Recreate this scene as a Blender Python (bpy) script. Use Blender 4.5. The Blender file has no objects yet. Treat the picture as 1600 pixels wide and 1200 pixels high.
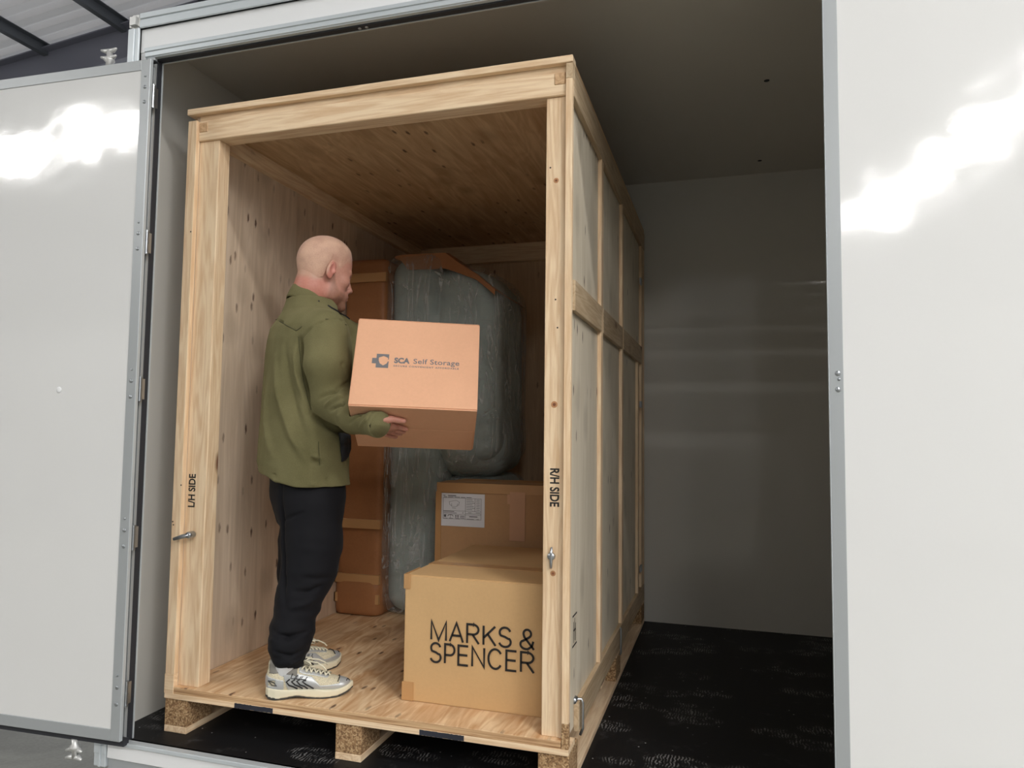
import bpy, bmesh, math, random
import numpy as np
from mathutils import Vector, Matrix, noise as mnoise
S = bpy.context.scene
COL = S.collection
# ---------------------------------------------------------------- camera
CAM = np.array([2.03634153, -2.26175715, 1.14439663])
YAW, PITCH, ROLL, FPX = -0.2928855730646326, 0.06486410592634555, 0.011703999698895393, 1112.5202593540816
def cam_axes():
    sy, cy = math.sin(YAW), math.cos(YAW); cp, sp = math.cos(PITCH), math.sin(PITCH); cr, sr = math.cos(ROLL), math.sin(ROLL)
    f = np.array([sy*cp, cy*cp, sp]); r0 = np.array([cy, -sy, 0.]); u0 = np.cross(r0, f)
    return cr*r0+sr*u0, -sr*r0+cr*u0, f
CR, CU, CF = cam_axes()
cam = bpy.data.objects.new('camera', bpy.data.cameras.new('camera')); COL.objects.link(cam)
cam.data.sensor_width = 36.0; cam.data.lens = FPX/1600*36.0; cam.data.clip_start = 0.05; cam.data.clip_end = 200
m = Matrix.Identity(4)
for i in range(3):
    m[i][0] = CR[i]; m[i][1] = CU[i]; m[i][2] = -CF[i]; m[i][3] = CAM[i]
cam.matrix_world = m
S.camera = cam
# ---------------------------------------------------------------- world, exposure
w = bpy.data.worlds.new('world'); S.world = w; w.use_nodes = True
w.node_tree.nodes['Background'].inputs[0].default_value = (0.93, 0.96, 1.0, 1)
w.node_tree.nodes['Background'].inputs[1].default_value = 0.9
S.view_settings.view_transform = 'Standard'; S.view_settings.look = 'None'
S.view_settings.gamma = 1.0; S.view_settings.use_curve_mapping = False
S.view_settings.exposure = -0.05
LAMP_POWER = 125.0
# high bay lamps: (x, y, z, strength factor)
LAMPS = [(4.7, -3.1, 6.4, 1.0), (7.0, -5.8, 6.2, .7), (6.85, -7.4, 6.2, .7), (6.6, -9.0, 6.2, .7),
         (6.33, -10.6, 6.2, .7), (6.07, -12.3, 6.2, .7), (5.62, -14.0, 6.2, .7), (5.3, -15.8, 6.2, .7),
         (9.2, -2.6, 6.1, .7), (9.6, -4.4, 6.1, .7), (10.0, -6.2, 6.1, .7),  # unseen second row, added to strengthen the light from the right
         (-5.7, -6.28, 5.3, .7), (-7.2, -6.62, 5.3, .7), (-8.45, -7.0, 5.3, .7)]

# ---------------------------------------------------------------- helpers
def ray(px, py):
    return CF + CR*(px-800)/FPX - CU*(py-600)/FPX
def at(px, py, ax, val):
    d = ray(px, py); t = (val-CAM[ax])/d[ax]; return CAM+d*t
def tag(o, label=None, cat=None, group=None, kind=None):
    if label: o['label'] = label
    if cat: o['category'] = cat
    if group: o['group'] = group
    if kind: o['kind'] = kind
    return o
def empty(name, loc, label, cat, group=None):
    o = bpy.data.objects.new(name, None); COL.objects.link(o); o.location = loc; o.empty_display_size = .1
    return tag(o, label, cat, group)
WLOC = {}
def wloc(o):
    v = Vector((0, 0, 0))
    while o is not None:
        v += Vector(o.location); o = o.parent
    return v
def obj(name, bm, mat, parent=None, loc=None, smooth=False):
    """link bmesh / (verts, faces) / mesh given in world coordinates as one object"""
    if isinstance(bm, bmesh.types.BMesh):
        me = bpy.data.meshes.new(name); bm.to_mesh(me); bm.free()
    elif isinstance(bm, tuple):
        me = bpy.data.meshes.new(name)
        v, f = bm
        if isinstance(f, np.ndarray):
            me.vertices.add(len(v)); me.vertices.foreach_set('co', np.asarray(v, np.float32).ravel())
            k = f.shape[1]
            me.loops.add(f.size); me.loops.foreach_set('vertex_index', f.astype(np.int32).ravel())
            me.polygons.add(len(f)); me.polygons.foreach_set('loop_start', (np.arange(len(f))*k).astype(np.int32))
            me.update(calc_edges=True); me.validate()
        else:
            me.from_pydata([tuple(a) for a in v], [], f)
    else:
        me = bm
    if mat is not None:
        for mm in (mat if isinstance(mat, (list, tuple)) else [mat]): me.materials.append(mm)
    base = wloc(parent) if parent else Vector((0, 0, 0))
    if loc is None: loc = base
    loc = Vector(loc)
    me.transform(Matrix.Translation(-loc))
    if smooth:
        me.polygons.foreach_set('use_smooth', [True]*len(me.polygons))
    o = bpy.data.objects.new(name, me); COL.objects.link(o)
    o.parent = parent; o.location = loc-base
    return o
def struct(name, bm, mat, label=None, loc=None, smooth=False):
    o = obj(name, bm, mat, None, loc, smooth); o['kind'] = 'structure'
    if label: o['label'] = label
    return o
def add_box(bm, x0, x1, y0, y1, z0, z1, M=None):
    vs = [Vector((x, y, z)) for z in (z0, z1) for y in (y0, y1) for x in (x0, x1)]
    if M is not None: vs = [M @ v for v in vs]
    v = [bm.verts.new(p) for p in vs]
    for f in ((0, 2, 3, 1), (4, 5, 7, 6), (0, 1, 5, 4), (2, 6, 7, 3), (0, 4, 6, 2), (1, 3, 7, 5)):
        bm.faces.new([v[i] for i in f])
    return bm
def B(*boxes, bevel=.0012, seg=1, M=None):
    bm = bmesh.new()
    for b in boxes: add_box(bm, *b, M=M)
    if bevel:
        bmesh.ops.bevel(bm, geom=bm.edges[:], offset=bevel, segments=seg, affect='EDGES', profile=.5)
    bm.normal_update()
    return bm
def frame_from_dir(d):
    d = Vector(d).normalized(); a = Vector((0, 0, 1)) if abs(d.z) < .9 else Vector((1, 0, 0))
    x = d.cross(a).normalized(); return x, d.cross(x).normalized()
def tube(bm, pts, r, n=8, closed_ends=True):
    pts = [Vector(p) for p in pts]; rs = r if isinstance(r, (list, tuple)) else [r]*len(pts)
    rings = []
    x = None
    for i, p in enumerate(pts):
        d = (pts[min(i+1, len(pts)-1)]-pts[max(i-1, 0)]).normalized()
        if x is None: x, y = frame_from_dir(d)
        else:
            x = (x-d*x.dot(d)).normalized(); y = d.cross(x)
        rings.append([bm.verts.new(p+(x*math.cos(t)+y*math.sin(t))*rs[i]) for t in [2*math.pi*k/n for k in range(n)]])
    for a, b in zip(rings, rings[1:]):
        for k in range(n): bm.faces.new([a[k], a[(k+1) % n], b[(k+1) % n], b[k]])
    if closed_ends:
        bm.faces.new(rings[0][::-1]); bm.faces.new(rings[-1])
    return bm
def lathe(bm, p, axis, prof, n=20):
    """prof: list of (distance along axis, radius)"""
    p = Vector(p); d = Vector(axis).normalized(); x, y = frame_from_dir(d); rings = []
    for h, r in prof:
        rings.append([bm.verts.new(p+d*h+(x*math.cos(t)+y*math.sin(t))*max(r, 1e-4)) for t in [2*math.pi*k/n for k in range(n)]])
    for a, b in zip(rings, rings[1:]):
        for k in range(n): bm.faces.new([a[k], a[(k+1) % n], b[(k+1) % n], b[k]])
    bm.faces.new(rings[0][::-1]); bm.faces.new(rings[-1])
    return bm
def ribbon(bm, pts, wd, M):
    """flat stroke of width wd through 2-D points, placed by M"""
    P = [Vector((p[0], p[1])) for p in pts]; L = []; closed = (P[0]-P[-1]).length < 1e-6
    n = len(P)
    for i, p in enumerate(P):
        a = P[i-1] if i else (P[-2] if closed else None); b = P[i+1] if i < n-1 else (P[1] if closed else None)
        da = (p-a).normalized() if a is not None else None; db = (b-p).normalized() if b is not None else None
        if da is None: da = db
        if db is None: db = da
        t = (da+db)
        if t.length < 1e-6: t = da
        t.normalize(); nn = Vector((-t.y, t.x)); s = wd/2/max(.45, abs(nn.dot(Vector((-da.y, da.x)))))
        L.append((p+nn*s, p-nn*s))
    vs = [(bm.verts.new(M @ Vector((a.x, a.y, 0))), bm.verts.new(M @ Vector((b.x, b.y, 0)))) for a, b in L]
    for a, b in zip(vs, vs[1:]): bm.faces.new([a[0], a[1], b[1], b[0]])
def arc(cx, cy, rx, ry, a0, a1, n=14):
    return [(cx+rx*math.cos(math.radians(a0+(a1-a0)*i/n)), cy+ry*math.sin(math.radians(a0+(a1-a0)*i/n))) for i in range(n+1)]
def text_mesh(name, s, size, M, mat, parent, sx=1.0, bold=0.0, spacing=1.0, align='LEFT'):
    cu = bpy.data.curves.new('t', 'FONT'); cu.body = s; cu.size = size; cu.offset = bold; cu.space_character = spacing; cu.align_x = align
    cu.resolution_u = 4
    o = bpy.data.objects.new('t', cu); COL.objects.link(o)
    dg = bpy.context.evaluated_depsgraph_get(); dg.update()
    me = bpy.data.meshes.new_from_object(o.evaluated_get(dg)); bpy.data.objects.remove(o)
    me.transform(M @ Matrix.Diagonal((sx, 1, 1, 1)))
    me.name = name
    me.materials.clear()
    return obj(name, me, mat, parent)
def copy_tree(o, parent=None):
    c = o.copy(); COL.objects.link(c); c.parent = parent
    for ch in list(o.children): copy_tree(ch, c)
    return c

# ---------------------------------------------------------------- materials
def srgb(*c):
    if len(c) == 1: c = c*3
    return tuple(((v/255)/12.92 if v/255 <= .04045 else ((v/255+.055)/1.055)**2.4) for v in c)+(1,)
class NT:
    def __init__(s, name):
        s.m = bpy.data.materials.new(name); s.m.use_nodes = True; s.t = s.m.node_tree; s.n = s.t.nodes; s.p = s.n['Principled BSDF']; s.out = s.n['Material Output']
    def new(s, ty, **kw):
        nd = s.n.new(ty)
        for k, v in kw.items():
            if isinstance(k, str) and hasattr(nd, k): setattr(nd, k, v)
        return nd
    def link(s, a, b): s.t.links.new(a, b)
    def coords(s, scale=(1, 1, 1), rnd=True, rot=(0, 0, 0)):
        tc = s.new('ShaderNodeTexCoord'); mp = s.new('ShaderNodeMapping'); mp.inputs['Scale'].default_value = scale; mp.inputs['Rotation'].default_value = rot
        s.link(tc.outputs['Object'], mp.inputs['Vector'])
        if rnd:
            oi = s.new('ShaderNodeObjectInfo'); mu = s.new('ShaderNodeMath', operation='MULTIPLY'); mu.inputs[1].default_value = 37.0
            s.link(oi.outputs['Random'], mu.inputs[0]); cb = s.new('ShaderNodeCombineXYZ')
            for i in range(3): s.link(mu.outputs[0], cb.inputs[i])
            s.link(cb.outputs[0], mp.inputs['Location'])
        return mp.outputs[0]
    def flat(s, sc, thin):
        v = s.coords(tuple(sc)); sp = s.new('ShaderNodeSeparateXYZ'); s.link(v, sp.inputs[0]); cb = s.new('ShaderNodeCombineXYZ')
        for i, k in enumerate([k for k in range(3) if k != thin]): s.link(sp.outputs[k], cb.inputs[i])
        return cb.outputs[0]
    def noise(s, vec, scale, detail=4, rough=.55, dist=0):
        n = s.new('ShaderNodeTexNoise'); n.inputs['Scale'].default_value = scale; n.inputs['Detail'].default_value = detail
        n.inputs['Roughness'].default_value = rough; n.inputs['Distortion'].default_value = dist; s.link(vec, n.inputs['Vector']); return n.outputs['Fac']
    def ramp(s, fac, stops):
        r = s.new('ShaderNodeValToRGB'); e = r.color_ramp.elements
        while len(e) < len(stops): e.new(.5)
        for el, (p, c) in zip(e, stops): el.position = p; el.color = c if isinstance(c, tuple) else (c, c, c, 1)
        s.link(fac, r.inputs[0]); return r.outputs[0]
    def mix(s, fac, a, b, blend='MIX'):
        x = s.new('ShaderNodeMix', data_type='RGBA'); x.blend_type = blend
        for k, v in ((0, fac), (6, a), (7, b)):
            if isinstance(v, (int, float)): x.inputs[k].default_value = v
            elif isinstance(v, tuple): x.inputs[k].default_value = v
            else: s.link(v, x.inputs[k])
        return x.outputs[2]
    def math(s, op, a, b=0.0, c=None, clamp=False):
        x = s.new('ShaderNodeMath', operation=op); x.use_clamp = clamp
        for k, v in enumerate((a, b) if c is None else (a, b, c)):
            if isinstance(v, (int, float)): x.inputs[k].default_value = v
            else: s.link(v, x.inputs[k])
        return x.outputs[0]
    def bump(s, h, strength=.3, dist=.001):
        b = s.new('ShaderNodeBump'); b.inputs['Strength'].default_value = strength; b.inputs['Distance'].default_value = dist
        s.link(h, b.inputs['Height']); s.link(b.outputs[0], s.p.inputs['Normal']); return b
    def base(s, c):
        if isinstance(c, tuple): s.p.inputs['Base Color'].default_value = c
        else: s.link(c, s.p.inputs['Base Color'])
    def set(s, **k):
        for a, v in k.items(): s.p.inputs[a.replace('_', ' ')].default_value = v
        return s
def plain(name, c, rough=.5, metal=0, spec=.5, bumpscale=0, bstr=.2, var=0):
    t = NT(name); t.set(Roughness=rough, Metallic=metal); t.p.inputs['Specular IOR Level'].default_value = spec
    if bumpscale or var:
        v = t.coords()
        nz = t.noise(v, bumpscale or 8, 3)
        if bumpscale: t.bump(nz, bstr, .001)
    if var:
        a = tuple(x*(1-var) for x in c[:3])+(1,); b = tuple(min(1, x*(1+var)) for x in c[:3])+(1,)
        t.base(t.ramp(t.noise(v, 6, 3), [(.3, a), (.7, b)]))
    else: t.base(c)
    return t.m
def wood(name, axis, light, dark, knots=True, knotcol=None, rough=.62, kscale=1.0, kdens=.10, contrast=1.0, stretch=14, gscale=3.2):
    """grain runs along axis (0,1,2)"""
    t = NT(name)
    sc = [stretch]*3; sc[axis] = 1.0
    v = t.coords(tuple(sc))
    warp = t.noise(v, gscale*.35, 2, .5)
    g = t.noise(v, gscale, 6, .62, .9)
    fine = t.noise(v, gscale*6, 3, .6)
    ringw = t.math('SINE', t.math('MULTIPLY', warp, 60.0)); 
    f = t.math('ADD', t.math('MULTIPLY', g, .75), t.math('MULTIPLY', fine, .25))
    f = t.math('ADD', f, t.math('MULTIPLY', ringw, .085*contrast))
    mid = tuple((a+b)/2 for a, b in zip(light, dark))
    c = t.ramp(f, [(.28, dark), (.47, mid), (.62, light)])
    if knots:
        ks = [5.0*kscale]*3; ks[axis] = 2.4*kscale
        kv = t.coords(tuple(ks))
        vo = t.new('ShaderNodeTexVoronoi'); vo.inputs['Scale'].default_value = 1.0; vo.inputs['Randomness'].default_value = 1
        t.link(kv, vo.inputs['Vector'])
        d = t.math('ADD', vo.outputs['Distance'], t.math('MULTIPLY', t.noise(kv, 9, 2), .05))
        # only some cells carry a knot
        sel = t.new('ShaderNodeSeparateColor'); t.link(vo.outputs['Color'], sel.inputs[0])
        on = t.math('LESS_THAN', sel.outputs[0], .75)
        k = t.ramp(d, [(kdens*.5+.02, 1.0), (kdens+.045, 0.0)])
        halo = t.ramp(d, [(kdens+.03, 1.0), (kdens+.16, 0.0)])
        c = t.mix(t.math('MULTIPLY', t.math('MULTIPLY', halo, on), .35), c, tuple(x*.8 for x in dark[:3])+(1,))
        c = t.mix(t.math('MULTIPLY', k, on), c, knotcol or srgb(110, 66, 42))
    t.base(c); t.set(Roughness=rough); t.bump(f, .25, .0015)
    return t.m
PINE_L, PINE_D = srgb(241, 215, 180), srgb(217, 181, 141)
M = {}
for ax, nm in enumerate('xyz'):
    M['pine_'+nm] = wood('pine_'+nm, ax, PINE_L, PINE_D)
    M['pinegrey_'+nm] = wood('pine_weathered_'+nm, ax, srgb(205, 182, 150), srgb(178, 150, 116))
def plywood(name, axis, light, dark, speck=.5, rough=.6, thin=0, figure=0):
    t = NT(name); sc = [9.0]*3; sc[axis] = .8
    v = t.coords(tuple(sc)); g = t.noise(v, 2.0, 6, .6, 1.6)
    sc2 = [40.0]*3; sc2[axis] = 2.0; v2 = t.coords(tuple(sc2)); fine = t.noise(v2, 2.0, 3)
    f = t.math('ADD', t.math('MULTIPLY', g, .8), t.math('MULTIPLY', fine, .2))
    if figure: f = t.math('ADD', f, t.math('MULTIPLY', t.math('SINE', t.math('MULTIPLY', t.noise(t.coords(tuple(3.0 if i != axis else .9 for i in range(3))), 1.3, 3, .5, .8), 70.0)), figure))
    mid = tuple((a+b)/2 for a, b in zip(light, dark))
    c = t.ramp(f, [(.3, dark), (.5, mid), (.64, light)])
    # streaky knots and pin marks
    ks = [15.0]*3; ks[axis] = 5.2; kv = t.flat(ks, thin)
    vo = t.new('ShaderNodeTexVoronoi'); vo.voronoi_dimensions = '2D'; vo.inputs['Scale'].default_value = 1; t.link(kv, vo.inputs['Vector'])
    sp = t.new('ShaderNodeSeparateColor'); t.link(vo.outputs['Color'], sp.inputs[0])
    on = t.math('LESS_THAN', sp.outputs[1], speck)
    dd = t.math('ADD', vo.outputs['Distance'], t.math('MULTIPLY', t.noise(kv, 12, 3), .14))
    k = t.ramp(dd, [(.13, 1.0), (.20, 0.0)])
    area = t.ramp(t.noise(t.coords((1.1, 1.1, 1.1)), 2.2, 2), [(.42, 0.0), (.56, 1.0)])
    c = t.mix(t.math('MULTIPLY', t.math('MULTIPLY', k, on), t.math('ADD', t.math('MULTIPLY', area, .65), .25)), c, srgb(84, 52, 34))
    # knots with halo
    kv2s = [3.4]*3; kv2s[axis] = 2.2; kv2 = t.flat(kv2s, thin)
    vo2 = t.new('ShaderNodeTexVoronoi'); vo2.voronoi_dimensions = '2D'; vo2.inputs['Scale'].default_value = 1; t.link(kv2, vo2.inputs['Vector'])
    d2 = t.math('ADD', vo2.outputs['Distance'], t.math('MULTIPLY', t.noise(kv2, 8, 3), .12))
    c = t.mix(t.math('MULTIPLY', t.ramp(d2, [(.13, 1.0), (.26, 0.0)]), .45), c, tuple(x*.72 for x in dark[:3])+(1,))
    t.base(c); t.set(Roughness=rough); t.bump(f, .2, .001)
    return t.m
M['ply_wall'] = plywood('plywood_inner_wall', 2, srgb(226, 204, 180), srgb(202, 178, 152), .5, thin=0)
M['ply_back'] = plywood('plywood_back_wall', 2, srgb(222, 194, 160), srgb(196, 164, 130), .5, thin=1)
M['ply_ceiling'] = plywood('plywood_inner_roof', 1, srgb(220, 190, 150), srgb(186, 148, 108), .35, thin=2, figure=.04)
M['ply_floor'] = plywood('plywood_deck', 1, srgb(236, 206, 166), srgb(198, 150, 104), .35, thin=2, figure=.07)
M['ply_side'] = plywood('plywood_outer_side', 2, srgb(234, 222, 202), srgb(216, 202, 178), .2, thin=0)
def plyedge():
    t = NT('plywood_edge'); v = t.coords((3, 3, 160)); f = t.noise(v, 1.0, 3, .6, .6)
    t.base(t.ramp(f, [(.35, srgb(140, 100, 66)), (.5, srgb(190, 150, 108)), (.65, srgb(214, 180, 138))])); t.set(Roughness=.8); t.bump(f, .5, .002); return t.m
M['ply_edge'] = plyedge()
def particle():
    t = NT('particle_block'); v = t.coords((1, 1, 1)); f = t.noise(v, 170, 4, .7)
    vo = t.new('ShaderNodeTexVoronoi'); vo.inputs['Scale'].default_value = 190; t.link(v, vo.inputs['Vector'])
    sp = t.new('ShaderNodeSeparateColor'); t.link(vo.outputs['Color'], sp.inputs[0])
    g = t.math('ADD', t.math('MULTIPLY', f, .6), t.math('MULTIPLY', sp.outputs[0], .4))
    t.base(t.ramp(g, [(.25, srgb(104, 76, 50)), (.5, srgb(160, 124, 86)), (.75, srgb(206, 176, 134))])); t.set(Roughness=.9); t.bump(g, .6, .002); return t.m
M['particle'] = particle()
def cardboard(name, c, var=.08, flute=0, rough=.75):
    t = NT(name); v = t.coords((1, 1, 1)); a = t.noise(v, 90, 4, .7); b = t.noise(v, 5, 3)
    f = t.math('ADD', t.math('MULTIPLY', a, .45), t.math('MULTIPLY', b, .55))
    t.base(t.ramp(f, [(.3, tuple(x*(1-var) for x in c[:3])+(1,)), (.7, tuple(min(1, x*(1+var)) for x in c[:3])+(1,))]))
    t.set(Roughness=rough); t.p.inputs['Specular IOR Level'].default_value = .25
    vs = t.coords((260, 1, 1)); fl = t.noise(vs, 1, 1)
    t.bump(t.math('ADD', t.math('MULTIPLY', a, .5), t.math('MULTIPLY', fl, flute)), .15, .001); return t.m
M['card_held'] = cardboard('cardboard_pink_tan', srgb(224, 172, 138), .05, .6)
M['card_kraft'] = cardboard('cardboard_kraft', srgb(206, 168, 120), .06, .5)
M['card_brown'] = cardboard('cardboard_brown', srgb(188, 148, 108), .08, .5)
M['card_wrap'] = cardboard('cardboard_wrapped', srgb(160, 110, 72), .12, .3, .45)
M['tape'] = plain('brown_tape', srgb(190, 146, 98), .35, var=.05)
M['tape_pale'] = plain('pale_paper_tape', srgb(204, 158, 124), .55, var=.04)
M['ink'] = plain('black_print', srgb(34, 30, 28), .7)
M['ink_grey'] = plain('grey_print', srgb(112, 110, 112), .7)
M['ink_soft'] = plain('small_print', srgb(96, 96, 98), .7)
M['paper'] = plain('label_paper', srgb(226, 226, 230), .6)
def panel(name, c, rough, wav=.012):
    t = NT(name); v = t.coords((1, 1, 1), rnd=False); n1 = t.noise(v, 3.0, 2); n2 = t.noise(v, 60, 2)
    h = t.math('ADD', n1, t.math('MULTIPLY', n2, wav)); t.base(c); t.set(Roughness=rough); t.p.inputs['Coat Weight'].default_value = .0
    t.bump(h, .12, .03); return t.m
M['white_panel'] = panel('gloss_white_door_panel', srgb(226, 226, 225), .085, .03)
M['white_inner'] = panel('white_inner_wall', srgb(214, 211, 204), .12, .004)
M['white_ceiling'] = panel('white_inner_ceiling', srgb(206, 201, 192), .35, .0)
def alu(name, c, rough):
    t = NT(name); v = t.coords((1, 1, 1)); t.base(c); t.set(Roughness=rough, Metallic=.75); t.bump(t.noise(v, 40, 3), .06, .001); return t.m
M['alu'] = alu('brushed_aluminium', srgb(196, 199, 201), .42)
M['alu_light'] = plain('pale_aluminium', srgb(204, 211, 215), .36, .25, bumpscale=40, bstr=.04)
M['alu_painted'] = plain('painted_aluminium', srgb(166, 170, 172), .4, .15, bumpscale=60, bstr=.05)
M['steel'] = plain('zinc_steel', srgb(176, 180, 184), .32, .9)
M['cast'] = plain('cast_alloy', srgb(214, 214, 212), .4, .5, bumpscale=50)
M['rubber'] = plain('black_rubber_seal', srgb(46, 48, 54), .55)
M['fascia'] = plain('white_fascia', srgb(236, 237, 238), .35)
def floor_mat():
    t = NT('black_rubber_floor'); v = t.coords((1, 1, 1), rnd=False)
    patch = t.ramp(t.noise(v, 3.1, 3, .6, .4), [(.36, 0.0), (.50, 1.0)])
    pv = t.coords((3.4, 7.2, 1), rnd=False, rot=(0, 0, .5)); vo = t.new('ShaderNodeTexVoronoi'); vo.inputs['Scale'].default_value = 1; t.link(pv, vo.inputs['Vector'])
    foot = t.ramp(vo.outputs['Distance'], [(.34, 1.0), (.42, 0.0)])
    wv = t.new('ShaderNodeTexWave'); wv.inputs['Scale'].default_value = 26; wv.inputs['Distortion'].default_value = 7; wv.inputs['Detail'].default_value = 2; wv.inputs['Detail Scale'].default_value = 1.2
    t.link(v, wv.inputs['Vector'])
    tread = t.ramp(wv.outputs['Fac'], [(.55, 0.0), (.75, 1.0)])
    br = t.ramp(t.noise(v, 22, 5, .7), [(.45, 0.0), (.62, 1.0)])
    mask = t.math('MULTIPLY', t.math('MULTIPLY', patch, foot), t.math('MULTIPLY', tread, br))
    scuff = t.math('MULTIPLY', t.ramp(t.noise(t.coords((1, 1, 1), rnd=False), 9, 8, .75), [(.58, 0.0), (.75, 1.0)]), .3)
    c = t.mix(t.math('ADD', t.math('MULTIPLY', mask, 1.6), scuff, None, True), srgb(20, 20, 22), srgb(120, 119, 118))
    vs = t.new('ShaderNodeTexVoronoi'); vs.inputs['Scale'].default_value = 16; t.link(v, vs.inputs['Vector'])
    c = t.mix(t.ramp(vs.outputs['Distance'], [(.035, 1.0), (.055, 0.0)]), c, srgb(190, 190, 188))
    t.base(c); t.set(Roughness=.55); t.p.inputs['Specular IOR Level'].default_value = .3; t.bump(t.noise(v, 220, 3), .3, .001); return t.m
M['rubber_floor'] = floor_mat()
def concrete():
    t = NT('concrete_ground'); v = t.coords((1, 1, 1), rnd=False)
    f = t.math('ADD', t.math('MULTIPLY', t.noise(v, 2.2, 5, .6, .8), .7), t.math('MULTIPLY', t.noise(v, 60, 3), .3))
    t.base(t.ramp(f, [(.35, srgb(118, 117, 108)), (.65, srgb(150, 149, 140))])); t.set(Roughness=.4); t.bump(f, .1, .001); return t.m
M['concrete'] = concrete()
def roof_mat():
    t = NT('corrugated_sheet'); t.base(srgb(226, 222, 222)); t.set(Roughness=.5)
    tl = t.new('ShaderNodeBsdfTranslucent'); tl.inputs[0].default_value = (.8, .8, .8, 1); mx = t.new('ShaderNodeMixShader'); mx.inputs[0].default_value = .3  # translucency added so daylight from above brightens the sheet
    t.link(t.p.outputs[0], mx.inputs[1]); t.link(tl.outputs[0], mx.inputs[2]); t.link(mx.outputs[0], t.out.inputs[0]); return t.m
M['roof_sheet'] = roof_mat()
M['beam'] = plain('blue_grey_steel_paint', srgb(126, 127, 140), .5)
M['purlin'] = plain('dark_grey_steel_paint', srgb(92, 96, 102), .5)
M['shed_wall'] = plain('pale_shed_cladding', srgb(188, 188, 186), .6)
def emit(name, c, s):
    t = NT(name); t.base((.8, .8, .8, 1)); t.p.inputs['Emission Color'].default_value = c; t.p.inputs['Emission Strength'].default_value = s; return t.m
# ================================================================= storage container (the room)
XL, XR, YB, ZC, YO = -.17, 3.62, 2.185, 2.705, -.08
def jittered(b): return b
struct('floor', B((XL-.03, XR, -.095, YB+.03, -.03, 0), bevel=0), M['rubber_floor'], 'black rubber container floor with dusty footprints')
struct('wall_left', B((XL-.05, XL, -.075, YB+.05, -.03, ZC+.03), bevel=0), M['white_inner'], 'white inner wall of the container left of the crate')
struct('wall_back', B((XL-.05, XR+.05, YB, YB+.05, -.03, ZC+.03), bevel=0), M['white_inner'], 'glossy white back wall of the container')
struct('wall_right', B((XR, XR+.05, -.075, YB+.05, -.03, ZC+.03), bevel=0), M['white_inner'], 'white inner wall behind the closed right door')
struct('ceiling', B((XL-.05, XR+.05, -.075, YB+.05, ZC, ZC+.05), bevel=0), M['white_ceiling'], 'plain container ceiling above the crate')
# front surround
ZT, YF = 2.562, -.118
struct('wall_front', B((-.136, XR+.05, YF+.004, -.085, ZT+.03, 2.70), bevel=0), M['fascia'], 'white fascia above the container opening')
struct('trim_1', B((-.136, XR+.05, YF-.006, -.078, 2.686, 2.745), (-.136, XR+.05, YF-.011, -.11, 2.722, 2.745), (-.136, XR+.05, YF-.010, -.11, 2.686, 2.714), bevel=.002), M['alu_light'], 'aluminium top rail of the container')
struct('trim_2', B((-.190, -.136, YF-.004, -.078, -.05, 2.69), (-.190, -.160, YF-.009, -.11, -.05, 2.69), (-.150, -.136, YF-.009, -.11, -.05, 2.69), bevel=.002), M['alu_light'], 'aluminium corner post of the container beside the open door')
bm = bmesh.new(); add_box(bm, -.194, -.135, YF-.014, -.075, 2.687, 2.748)
bmesh.ops.bevel(bm, geom=bm.edges[:], offset=.014, segments=4, affect='EDGES')
add_box(bm, -.178, -.15, YF-.016, YF-.01, 2.70, 2.732)
struct('trim_3', bm, M['cast'], 'cast aluminium corner fitting on top of the container')
struct('trim_4', B((-.105, 2.33, YF-.008, -.092, ZT+.003, ZT+.030), (-.105, 2.33, YF-.012, -.1, ZT+.022, ZT+.038), (-.105, 2.33, YF-.004, -.1, ZT-.001, ZT+.006), bevel=.0025, seg=2), M['alu_light'], 'aluminium rail over the container opening')
struct('trim_5', B((-.0625, 2.33, -.107, -.082, ZT-.006, ZT+.0035), bevel=.001), M['rubber'], 'black rubber seal along the head of the opening')
struct('trim_6', B((-.06, 2.33, -.082, -.0785, ZT-.008, ZT+.03), bevel=0), M['alu_light'], 'thin bright lip behind the head seal')
struct('trim_7', B((-.17, XR, -.0785, -.073, ZT-.006, ZC), bevel=0), M['white_inner'], 'inner face above the opening')
struct('trim_8', B((-.105, -.0625, YF, -.107, -.004, ZT+.004), (-.095, -.0605, YF-.003, -.108, -.004, ZT+.004), bevel=.001), M['alu_painted'], 'grey aluminium jamb on the hinge side')
struct('trim_9', B((-.075, -.0605, -.107, -.082, -.002, ZT), bevel=.001), M['rubber'], 'black rubber seal of the hinge jamb')
struct('trim_10', B((-.0635, -.0585, -.082, -.0765, 0, ZT), (-.175, -.0605, -.0785, -.074, 0, ZT+.12), bevel=0), M['alu_light'], 'thin bright lip beside the jamb seal')
struct('trim_16', B((-.136, -.1, YF+.006, -.08, 0, ZT+.05), bevel=0), M['fascia'], 'white front panel beside the hinge jamb')
struct('trim_11', B((-.105, 2.35, YF-.004, -.085, -.010, .0), (-.105, 2.35, YF-.010, YF+.004, -.012, .0025), bevel=.0015), M['alu_light'], 'aluminium threshold of the container')
struct('trim_12', B((-.136, XR+.05, YF-.002, -.09, -.064, -.012), bevel=.002), M['fascia'], 'white sill beam below the threshold')
struct('trim_13', B((-.136, XR+.05, YF+.004, -.085, -.36, -.064), bevel=.002), M['alu_painted'], 'grey base rail of the container')
struct('trim_14', B((-.190, -.137, YF-.006, -.08, -.096, -.02), (-.168, -.158, YF-.010, -.11, -.096, -.02), bevel=.0015), M['alu_light'], 'foot of the container corner post')
struct('trim_17', B((XR-.02, XR+.05, YF-.004, -.078, -.09, 2.745), bevel=.002), M['alu_light'], 'aluminium corner post at the far right of the container')
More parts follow.
